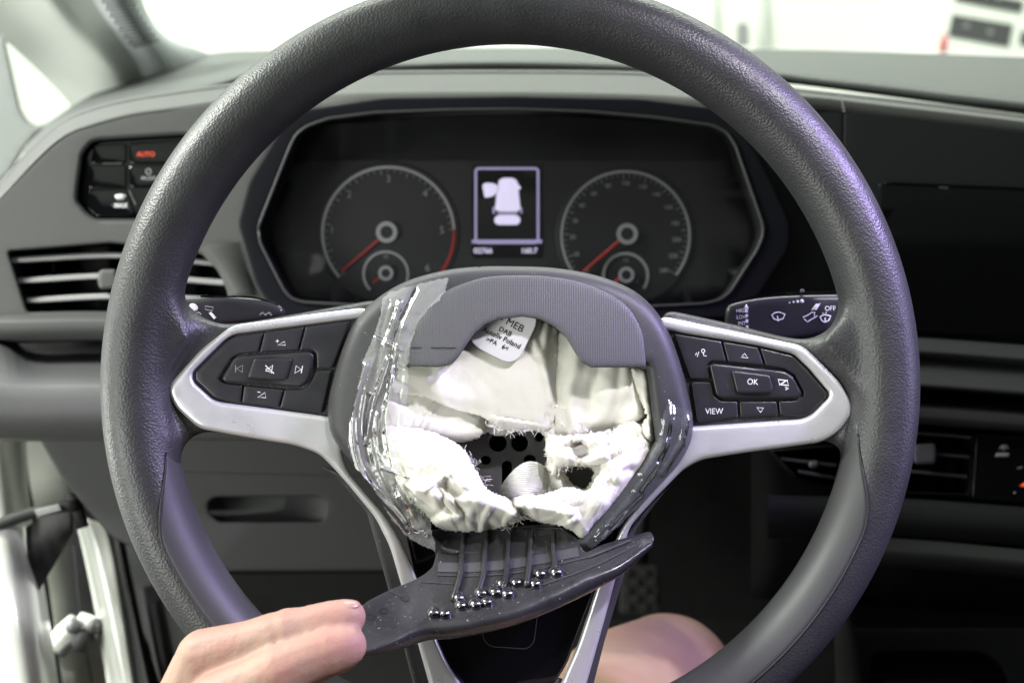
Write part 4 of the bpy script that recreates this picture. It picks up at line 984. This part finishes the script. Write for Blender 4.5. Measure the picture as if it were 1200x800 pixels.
# ------------------------------------------------------------------ air vents
def air_vent(label, outline, slats, knob, d, smat, loc):
    t = thing('air_vent', label, 'air vent', V(*loc, d), group='dashboard air vents')
    L = dens(outline, 6); n = len(L); b = shrink(L, .97)
    a = V(L[:, 0], L[:, 1], d+.002); c = V(b[:, 0], b[:, 1], d+.05)
    add('vent_box', np.vstack([a, c]), [(i, (i+1) % n, n+(i+1) % n, n+i) for i in range(n)]+[tuple(range(n, 2*n))], M['black'], t, smooth=False)
    for pts, w in slats:
        c = spline(pts, 12)
        v = []
        for (x, y) in c:
            for dy, dd in ((-w*.5, .018), (-w*.5, .003), (-w*.2, 0), (w*.3, 0), (w*.5, .003), (w*.5, .018)): v.append(V(x, y+dy, d+.004+dd))
        add('vent_slat', np.array(v), [(i*6+j, i*6+j+1, (i+1)*6+j+1, (i+1)*6+j) for i in range(11) for j in range(5)], smat, t, smooth=False)
    x0, y0, x1, y1 = knob
    pillow('vent_slider', [rnd([(x0, y0), (x1, y0-1), (x1+2, (y0+y1)/2), (x1, y1), (x0, y1+1), (x0-3, (y0+y1)/2)], 4)], par(d-.006), 0, M['dash'] if smat is M['vent_slat'] else smat, t, r=5, depth=.012, step=5)
    for k in range(4):     # cross vanes behind
        x = outline[:, 0].min()+(k+1)*(np.ptp(outline[:, 0]))/5
        v, f = box_geo((0, 0, 0), (1, 1, 1)); v = np.array(v)
        add('cross_vane', V(x+v[:, 0]*1.5, outline[:, 1].min()+3+v[:, 1]*(np.ptp(outline[:, 1])-6), d+.026+v[:, 2]*.015), f, M['black'], t, smooth=False)
    return t
air_vent('air vent with three pale slats on the door side of the dashboard', vent, [([(12, 305), (140, 299), (258, 309)], 7), ([(21, 329), (140, 323), (262, 331)], 7), ([(31, 352), (140, 347), (264, 352)], 7)], (117, 316, 136, 338), .764, M['vent_slat'], (140, 330))
cv = rnd([(1000, 499), (1142, 510), (1136, 580), (1000, 574)], 3)
air_vent('dark air vent beside the climate panel under the screen', cv, [([(1004, 501), (1138, 512)], 4), ([(1004, 524), (1136, 535)], 4), ([(1004, 546), (1133, 558)], 4)], (1072, 520, 1096, 543), .765, M['slat_dark'], (1070, 540))
cv2 = rnd([(905, 528), (985, 524), (985, 575), (935, 560)], 3)
air_vent('small dark air vent partly hidden behind the screen side spoke', cv2, [([(915, 537), (980, 545)], 4), ([(935, 552), (980, 560)], 4)], (950, 540, 958, 548), .765, M['slat_dark'], (945, 545))

# ------------------------------------------------------------------ screen and climate panel
T = thing('infotainment_screen', 'switched off glossy black touch screen set in the dark dashboard beside the wheel', 'screen', V(1130, 305, .75))
pillow('screen_glass', [rnd([(1030, 214), (1230, 222), (1390, 229), (1390, 404), (1230, 396), (1052, 388), (1034, 380)], 5)], par(.757), 0, M['gloss_black'], T, r=3, depth=.006, step=18)
stroke('screen_glint', [[(1100, 219.5), (1111, 220.2)]], 2.0, par(.7563), .0003, M['steel'], T)  # bright stroke drawn as the highlight on the screen's top edge
tubes('screen_edge', [spline([tuple(p) for p in par(.7565)(np.array([1034, 1060, 1120, 1230.]), np.array([214.5, 215.2, 217.5, 222.]), np.zeros(4))], 20)], .0008, M['gloss_black'], T, sides=6)
P = thing('climate_panel', 'black climate control panel with a small red lit mark at the photo edge', 'control panel', V(1190, 550, .755))
pillow('panel_face', [rnd([(1144, 508), (1400, 527), (1400, 606), (1139, 584)], 3)], par(.76), 0, M['gloss_black'], P, r=2, depth=.006, step=14)
mp = par(.7595)
pillow('symbol', [rnd([(1170, 526), (1174, 521), (1180, 521), (1183, 526), (1178, 525), (1177, 529), (1175, 525)], .5)], mp, .0002, M['print_dim'], P, r=0, depth=.0001, step=6)
pillow('symbol', [np.array([(1168, 530.5), (1183, 530.5), (1182, 535), (1166, 535)], float)], mp, .0002, M['print_dim'], P, r=0, depth=.0001, step=6)
pillow('red_mark', [np.array([(1195, 569), (1204, 563), (1204, 570)], float)], mp, .0003, M['red_lit'], P, r=0, depth=.0001, step=6)
ball('panel_dot', mp(np.array([1189.]), np.array([577.]), np.array([.0003]))[0], .0006, M['print_dim'], P, seg=8)
stroke('symbol', [[(1192, 548.5), (1198, 547)]], 1.4, mp, .0002, M['print_dim'], P)

# ------------------------------------------------------------------ column stalks
SL = thing('indicator_stalk', 'dark lever with headlamp symbols poking out on the door side of the column', 'column stalk', V(280, 362, .575))
pl = par(.575)
stal = spline([(170, 352), (215, 349), (255, 347), (295, 349), (318, 353), (332, 361), (334, 370), (320, 376), (290, 380), (240, 384), (190, 386), (165, 380)], 60, True)
pillow('lever', [stal], pl, 0, M['button'], SL, r=7, rz=.003, depth=.014, step=6)
stroke('lever_edge', [spline([(235, 347.6), (290, 348), (312, 352.5), (326, 358)], 20)], 2.2, pl, -.0012, M['gloss_black'], SL)
pillow('symbol', [spline([(222, 358), (225, 355.5), (230, 357), (232, 361), (230, 364), (224, 363)], 20, True)], pl, .0004, M['print'], SL, r=0, depth=.0001, step=5)
stroke('symbol', [arc(232, 370, 4, 20, 160, 10)], 1.3, pl, .0004, M['print_dim'], SL)
stroke('symbol', [[(240, 358.5), (250, 360), (249, 364), (241, 362.5), (240, 358.5)]], 1.1, pl, .0004, M['print_dim'], SL)
stroke('symbol', [[(246, 366), (252, 373)]], 3.2, pl, .0004, M['print'], SL)
stroke('symbol', [[(304, 369), (308, 366), (311, 369), (315, 366), (318, 369)]], 1.4, pl, .0004, M['print_dim'], SL)
SR = thing('wiper_stalk', 'dark wiper lever with white printed symbols on the screen side of the column', 'column stalk', V(920, 370, .575))
star = spline([(850, 367), (853, 358.5), (862, 354.5), (884, 350), (920, 346.5), (979, 345), (1010, 346), (1020, 365), (1000, 382), (974, 391), (950, 396), (920, 400), (885, 402), (856, 398), (850, 384)], 80, True)
pillow('lever', [star], pl, 0, M['button'], SR, r=7, rz=.003, depth=.014, step=6)
stroke('lever_edge', [spline([(858, 355), (884, 348), (920, 344), (990, 341.5)], 24)], 2.4, pl, -.003, M['gloss_black'], SR)
ball('lever_nub', pl(np.array([940.]), np.array([341.]), np.array([-.002]))[0], .0011, M['dash'], SR, seg=10)
for s, y in (('HIGH', 364), ('LOW', 371.5), ('INT', 379), ('1x', 386)): text('lettering', s, 869.5 if s != '1x' else 872, y, 4.3, pl, .0004, M['print'], SR, rot=-3, xs=.9, align='RIGHT' if 0 else 'CENTER')
stroke('symbol', [[(874.7, 361), (875, 366)], [(875, 368), (875.2, 371)], [(875.2, 374), (875.4, 378)], [(875.5, 381), (875.6, 385)]], 3.0, pl, .0004, M['print'], SR)
pillow('symbol', [np.array([(874.7, 356), (877.6, 361.5), (871.8, 361.5)])], pl, .0004, M['print'], SR, r=0, depth=.0001, step=4)
stroke('symbol', [[(904.5, 369), (908, 366.3), (913, 365.5), (920, 368), (917.5, 373.5), (911, 375), (906.5, 373), (904.5, 369)], [(912.4, 376.5), (911, 370)]], 1.4, pl, .0004, M['print'], SR)
for k, r_ in enumerate((1.0, 1.3, 1.7, 2.3)): pillow('symbol', [circ(925.2+k*4.9, 354.5-k*.6, r_, n=10)], pl, .0002, M['print'], SR, r=0, depth=.0001, step=3)
pillow('symbol', [np.array([(950.5, 363.5), (956, 356), (961.5, 355.5), (956.5, 363.5)])], pl, .0004, M['print'], SR, r=0, depth=.0001, step=4)
stroke('symbol', [[(941, 371.5), (947, 369), (951, 366), (955, 366), (954, 370), (958, 370), (950, 374.5), (946, 377), (943, 374), (941, 371.5)]], 1.2, pl, .0004, M['print'], SR)
text('lettering', 'OFF', 973, 361.5, 5.6, pl, .0004, M['print'], SR, rot=-2, xs=.9)
stroke('symbol', [[(961, 371), (966, 368.5), (973.5, 370), (971, 375.5), (966.5, 377.5), (963, 375.5), (961, 371)], [(967, 378), (967, 372)], [(964, 366.5), (964.5, 367.5)], [(968, 365.5), (968, 367)]], 1.5, pl, .0004, M['print'], SR)

# ------------------------------------------------------------------ body of the van round the windscreen
A = thing('windscreen_pillar', 'pale grey trimmed windscreen pillar with a perforated speaker panel beside the quarter window', 'pillar', V(120, 80, 1.1))
loft('pillar_trim', [[(-60, -10, .93), (4, 44, 1.0), (45, 82, 1.06), (86, 126, 1.10)], [(-20, -40, .91), (30, 20, .97), (70, 62, 1.02), (118, 114, 1.06)], [(40, -30, .89), (70, 20, .94), (104, 66, 1.0), (142, 104, 1.05)], [(58, -30, .90), (90, 22, .95), (125, 68, 1.0), (156, 98, 1.06)], [(92, -30, .91), (122, 20, .96), (148, 58, 1.02), (170, 92, 1.07)]], M['pillar'], A, n=24, sub=4)
cs = [[(88, -30, .91), (120, 20, .96), (146, 58, 1.02), (168, 94, 1.07)], [(120, -30, .90), (148, 18, .95), (170, 52, 1.01), (195, 86, 1.08)], [(150, -30, .93), (166, 14, .98), (188, 46, 1.04), (222, 76, 1.12)], [(158, -30, .97), (172, 14, 1.01), (196, 44, 1.08), (246, 64, 1.17)]]
loft('speaker_panel', cs, M['pillar_dark'], A, n=24, sub=4)
c1, c2 = spline([(104, -30, .9045), (133, 18, .9545), (156, 50, 1.009)], 22), spline([(152, -30, .929), (166, 12, .977), (186, 42, 1.034)], 22)
hv, hf = [], []
for i in range(0, 22):
    for j in range(7):
        t = (j+.5*(i % 2))/7
        b = spline([tuple(spline([(88, -30, .91), (120, 20, .96), (146, 58, 1.02)], 22)[i]), tuple(spline([(120, -30, .90), (148, 18, .95), (170, 52, 1.01)], 22)[i]), tuple(spline([(150, -30, .93), (166, 14, .98), (188, 46, 1.04)], 22)[i])], 40)
        c = b[int((.25+.7*t)*39)]
        w, h = 2.1, 1.8; o = len(hv)
        for a in range(6): hv.append(V(c[0]+w*math.cos(a*1.047), c[1]+h*math.sin(a*1.047), c[2]-.003))
        hf.append(tuple(range(o, o+6)))
add('perforation', np.array(hv), hf, M['hole'], A, smooth=False, kind='stuff')
G = thing('quarter_window', 'small bright triangular side window between door and windscreen pillar', 'window', V(45, 110, 1.09))
qw = rnd([(6, 47), (46, 84), (84, 122), (78, 131), (45, 148), (33, 143), (24, 128)], 4)
pillow('pane', [qw], par(1.12), 0, M['glass'], G, r=0, depth=.003, step=20)
fo = rnd([(-30, 0), (2, 38), (8, 44), (46, 80), (90, 124), (84, 136), (46, 154), (30, 172), (10, 205), (-30, 240)], 6)
fo_in = rnd([(6, 47), (46, 84), (84, 122), (78, 131), (45, 148), (33, 143), (24, 128)], 6)
pillow('window_frame', [fo, fo_in], par(1.115), 0, M['frame_grey'], G, r=4, rz=.004, depth=.02, step=8, edge=4)
stroke('window_seal', [spline([(78, 116), (85, 122), (82, 130)], 10)], 3, par(1.108), 0, M['rubber'], G)
# windscreen pane, from the dash to the roof edge
base_c = spline([(150, 74, 1.30), (245, 58, 1.26), (600, 52, 1.26), (1000, 56, 1.25), (1260, 66, 1.22)], 16)
top_c = [np.array((-.70+2.1*t, .50, 1.70)) for t in np.linspace(0, 1, 16)]
wv = np.vstack([V(base_c[:, 0], base_c[:, 1], base_c[:, 2]), np.array(top_c)])
add('windscreen', wv, [(i, i+1, 17+i, 16+i) for i in range(15)], M['glass'], None, label='clear windscreen glass above the dashboard showing the bright workshop', cat='windscreen')

J = thing('door_pillar', 'white painted door pillar with hinge hardware behind the open driver door', 'door pillar', V(80, 690, .86))
loft('pillar_face', [[(30, 500, .90), (34, 560, .90), (50, 640, .88), (62, 720, .86), (78, 830, .84)], [(75, 500, .92), (82, 570, .92), (88, 640, .92), (92, 720, .90), (104, 830, .88)], [(90, 520, .94), (98, 590, .94), (104, 660, .94), (116, 740, .92), (132, 830, .90)]], M['white_paint'], J, n=24, sub=4)
loft('pillar_flange', [[(86, 600, .88), (98, 650, .87), (112, 720, .86), (130, 830, .84)], [(94, 604, .845), (108, 650, .84), (122, 720, .83), (142, 830, .81)], [(122, 614, .835), (132, 655, .83), (143, 720, .82), (160, 830, .80)], [(130, 622, .85), (138, 660, .845), (148, 720, .84), (166, 830, .82)]], M['white_paint'], J, n=24, sub=4)
loft('door_seal', [[(128, 618, .84), (140, 680, .83), (152, 740, .82), (166, 830, .80)], [(136, 622, .82), (150, 690, .81), (162, 750, .80), (178, 830, .78)], [(144, 628, .83), (158, 700, .82), (172, 760, .81), (188, 830, .79)]], M['rubber'], J, n=20, sub=4)
hg = M['steel']
for k, (pts, w) in enumerate((([(64, 756), (76, 742), (90, 730)], .011), ([(92, 728), (104, 732), (118, 738)], .010), ([(70, 764), (80, 752), (92, 746)], .007))):
    tubes('hinge_arm', [[V(x, y, .85) for x, y in spline(pts, 8)]], w*.75, M['white_paint'] if k < 2 else M['plate'], J, sides=10)
for x, y, r in ((98, 751, .0085), (86, 733, .006), (112, 733, .006)):
    ball('hinge_bolt', V(x, y, .84), r, M['rubber'] if x == 98 else M['plate'], J, seg=12)
stroke('pillar_groove', [spline([(86, 640), (94, 720), (108, 800)], 16)], 1.6, par(.878), 0, M['hole'], J)
KP = thing('kick_panel', 'dark grey side trim panel beside the pedals below the dashboard end', 'trim panel', V(200, 740, .80))
pillow('panel', [rnd([(146, 632), (215, 662), (260, 720), (420, 830), (186, 830), (160, 700)], 6)], par(.805), 0, M['dash_mid'], KP, r=4, depth=.02, step=12)
pillow('slot', [rnd([(183, 704), (190, 700), (216, 830), (202, 830)], 3)], par(.8045), 0, M['black'], KP, r=1, depth=.001, step=12)
loft('panel_edge', [[(163, 690, .80), (176, 760, .80), (190, 830, .80)], [(168, 688, .792), (181, 760, .792), (196, 830, .792)], [(173, 686, .80), (186, 760, .80), (202, 830, .80)]], M['dash_mid'], KP, n=12)
DR = thing('car_door', 'white inner edge of the open driver door at the far side of the photo', 'car door', V(10, 660, .80))
loft('door_edge', [[(-60, 500, .80), (-50, 600, .78), (-40, 700, .76), (-30, 830, .74)], [(-10, 505, .80), (0, 600, .78), (14, 700, .76), (34, 830, .74)], [(16, 510, .82), (24, 600, .80), (40, 700, .78), (58, 830, .76)], [(30, 512, .86), (36, 600, .84), (54, 700, .82), (72, 830, .80)]], M['white_paint'], DR, n=24, sub=4)
CS = thing('check_strap', 'black metal door check strap running to the white door pillar', 'door strap', V(45, 600, .79))
tubes('strap_arm', [[V(x, y, .775) for x, y in spline([(-25, 625), (10, 610), (40, 600), (70, 594), (90, 592)], 14)]], .0042, M['rubber'], CS, sides=6)
pillow('strap_plate', [rnd([(40, 597), (70, 590), (73, 598), (44, 606)], 2)], par(.768), 0, M['plate'], CS, r=2, depth=.004, step=6)
tubes('strap_pin', [[V(84, 578, .78), V(92, 600, .78), V(97, 618, .78)]], .0042, M['rubber'], CS, sides=8)
RB = thing('rubber_boot', 'black pleated rubber cable boot hanging under the door check strap', 'cable boot', V(60, 640, .80))
cv_ = []
for k in range(9):
    t = k/8; w = (.004 if k % 2 else 0)
    cv_.append([(30+54*t, 618-38*t, .80-w), (32+54*t+3*(k % 2), 652-34*t, .79-w), (42+44*t, 698-74*t, .80-w)])
loft('pleats', cv_, M['rubber'], RB, n=12)

# ------------------------------------------------------------------ workshop things beyond the glass
mwk = par(4.6)
SC = thing('storage_cabinet', 'white storage cabinet with dark drawer fronts against the bright workshop wall', 'cabinet', V(1160, 60, 4.6))
pillow('cabinet_body', [rnd([(1112, -60), (1260, -36), (1260, 110), (1104, 100)], 2)], mwk, 0, M['wall'], SC, r=2, depth=.3, step=30)
for c in ([(1122, -14), (1200, 2), (1196, 15), (1119, 1)], [(1116, 17), (1187, 29), (1182, 55), (1111, 42)], [(1197, 36), (1260, 46), (1256, 64), (1194, 52)]):
    pillow('drawer_front', [rnd(c, 1)], mwk, .012, M['hole'], SC, r=1, depth=.01, step=20)
for x, y in ((1133, 31), (1161, 38), (1171, -2)): ball('drawer_handle', mwk(np.array([float(x)]), np.array([float(y)]), np.array([.018]))[0], .010, M['print_dim'], SC, squash=(1.4, .6, 1), seg=10)
RBt = thing('red_bottle', 'small red bottle standing beside the white storage cabinet', 'bottle', V(1105, 62, 4.5))
prof = [(0, .0), (.014, 0), (.014, .045), (.007, .06), (.007, .072), (0, .072)]
bv = []; b0 = V(1105, 62, 4.5)
for r_, h in prof:
    for a in range(12): bv.append(b0+np.array((r_*math.cos(a*math.pi/6), r_*math.sin(a*math.pi/6), h)))
add('bottle_body', np.array(bv), [(i*12+j, i*12+(j+1) % 12, (i+1)*12+(j+1) % 12, (i+1)*12+j) for i in range(5) for j in range(12)], mat('red_plastic', (.62, .03, .08), .4), RBt)
add('bottle_cap', np.array([p+np.array((0, 0, .012)) for p in bv[-24:-12]]+[p+np.array((0, 0, .03)) for p in bv[-24:-12]]), [(i, (i+1) % 12, 12+(i+1) % 12, 12+i) for i in range(12)]+[tuple(range(12, 24))], M['wall'], RBt)
for x, lab, r_ in ((838, 'thin pale wall pipe, the one nearer the steering wheel rim', .014), (895, 'thicker grey wall pipe beyond the small wall bracket', .020)):
    a, b = V(x, 110, 4.8), V(x+2, -160, 4.8)
    tubes('wall_pipe', [[a, (a+b)/2, b]], r_, M['pillar'], None, sides=12, label=lab, cat='pipe', group='pipes on the workshop wall')
pillow('wall_bracket', [rnd([(863, 30), (868, 26), (875, 27), (878, 33), (878, 55), (863, 55)], 3)], mwk, 0, M['plate'], None, r=2, depth=.03, step=8, label='small grey rounded wall bracket between two pipes in the workshop', cat='bracket')

# ------------------------------------------------------------------ person: bare hand on the flap, bare knee under the wheel
PN = thing('person', 'person with a bare hand pinching the torn flap and a bare knee under the wheel', 'person', V(230, 900, .50))
chains = [[(238, 768, .474, 11.2), (262, 761, .472, 10.2), (292, 753, .470, 9.3), (322, 744.5, .4685, 9.7), (338, 740, .4683, 9.8), (356, 736, .4683, 8.9), (376, 730.5, .4685, 8.7), (388, 727.5, .4688, 8.5), (404, 723.5, .4690, 7.8), (409, 722.5, .4690, 7.2)],           # index
          [(255, 822, .462, 12.0), (300, 799, .460, 10.3), (328, 785, .459, 10.9), (350, 775, .4592, 10.0), (372, 766, .4600, 9.5), (386, 761, .4608, 9.6), (400, 757.5, .4615, 9.0), (406, 756, .462, 8.5)],               # middle
          [(268, 866, .458, 11.0), (325, 850, .452, 9.6), (365, 848, .456, 8.8), (392, 852, .466, 8.2)],                # ring
          [(272, 905, .460, 9.5), (315, 905, .455, 8.4), (345, 912, .460, 7.6), (362, 922, .468, 7.0)],                # little
          [(215, 850, .488, 15.0), (285, 812, .497, 11.5), (350, 782, .500, 10.0), (400, 762, .4985, 9.2)],               # thumb under the flap
          [(238, 768, .474, 11.0), (222, 812, .477, 13.0), (200, 860, .480, 15.0), (130, 960, .485, 24)], [(255, 822, .464, 12.0), (228, 850, .472, 15.0), (150, 950, .48, 24)],
          [(268, 866, .460, 12.0), (220, 900, .47, 17.0), (130, 980, .48, 24)], [(272, 905, .462, 11), (220, 930, .472, 16), (130, 990, .485, 24)],
          [(130, 970, .485, 27), (60, 1080, .47, 30), (-40, 1240, .44, 36)]]
v, f = blob_mesh(chains)
hand = add('hand', v, f, M['skin'], PN, label='bare left hand with fingertips on the torn flap')
skin_over(hand, .0011, 7)
ball('fingernail', V(409, 708.5, .4672), .0044, M['nail'], hand, squash=(1.05, .75, .38), seg=16)
kc = [[(782, 800, .765, 46), (775, 806, .74, 46), (745, 835, .69, 52), (690, 930, .60, 64), (640, 1080, .50, 76)], [(782, 800, .765, 45), (800, 880, .82, 40), (815, 1000, .90, 42), (820, 1120, .97, 44)], [(760, 806, .735, 43), (782, 800, .765, 45)]]
v, f = blob_mesh(kc, 20)
leg = add('leg', v, f, M['knee_skin'], PN, label='bare bent knee')
skin_over(leg, .004, 8)
# brake pedal in the dark footwell
PD = thing('pedal', 'dark ribbed rubber pedal deep in the black footwell', 'pedal', V(750, 690, 1.10))
pillow('pedal_pad', [rnd([(728, 662), (772, 662), (774, 720), (726, 720)], 6)], par(1.10), 0, M['rubber'], PD, r=4, depth=.01, step=10)
for i in range(5):
    for j in range(4):
        if (i+j) % 2 == 0: pillow('pedal_rib', [rnd([(732+j*10, 667+i*10), (740+j*10, 667+i*10), (740+j*10, 675+i*10), (732+j*10, 675+i*10)], 2)], par(1.10), .003, M['rubber'], PD, r=1.5, depth=.003, step=5)
tubes('pedal_arm', [[V(750, 668, 1.11), V(752, 600, 1.13), V(756, 520, 1.12)]], .008, M['black'], PD)
# the lamp housing in the roof
RL = thing('roof_lamp', 'roof console reading lamp above the windscreen edge', 'lamp', DOME)
lv, lf = box_geo((DOME[0]-.07, DOME[1]-.05, DOME[2]+.006), (DOME[0]+.07, DOME[1]+.05, DOME[2]+.05))
add('lamp_housing', np.array(lv), lf, M['pillar'], RL, smooth=False)
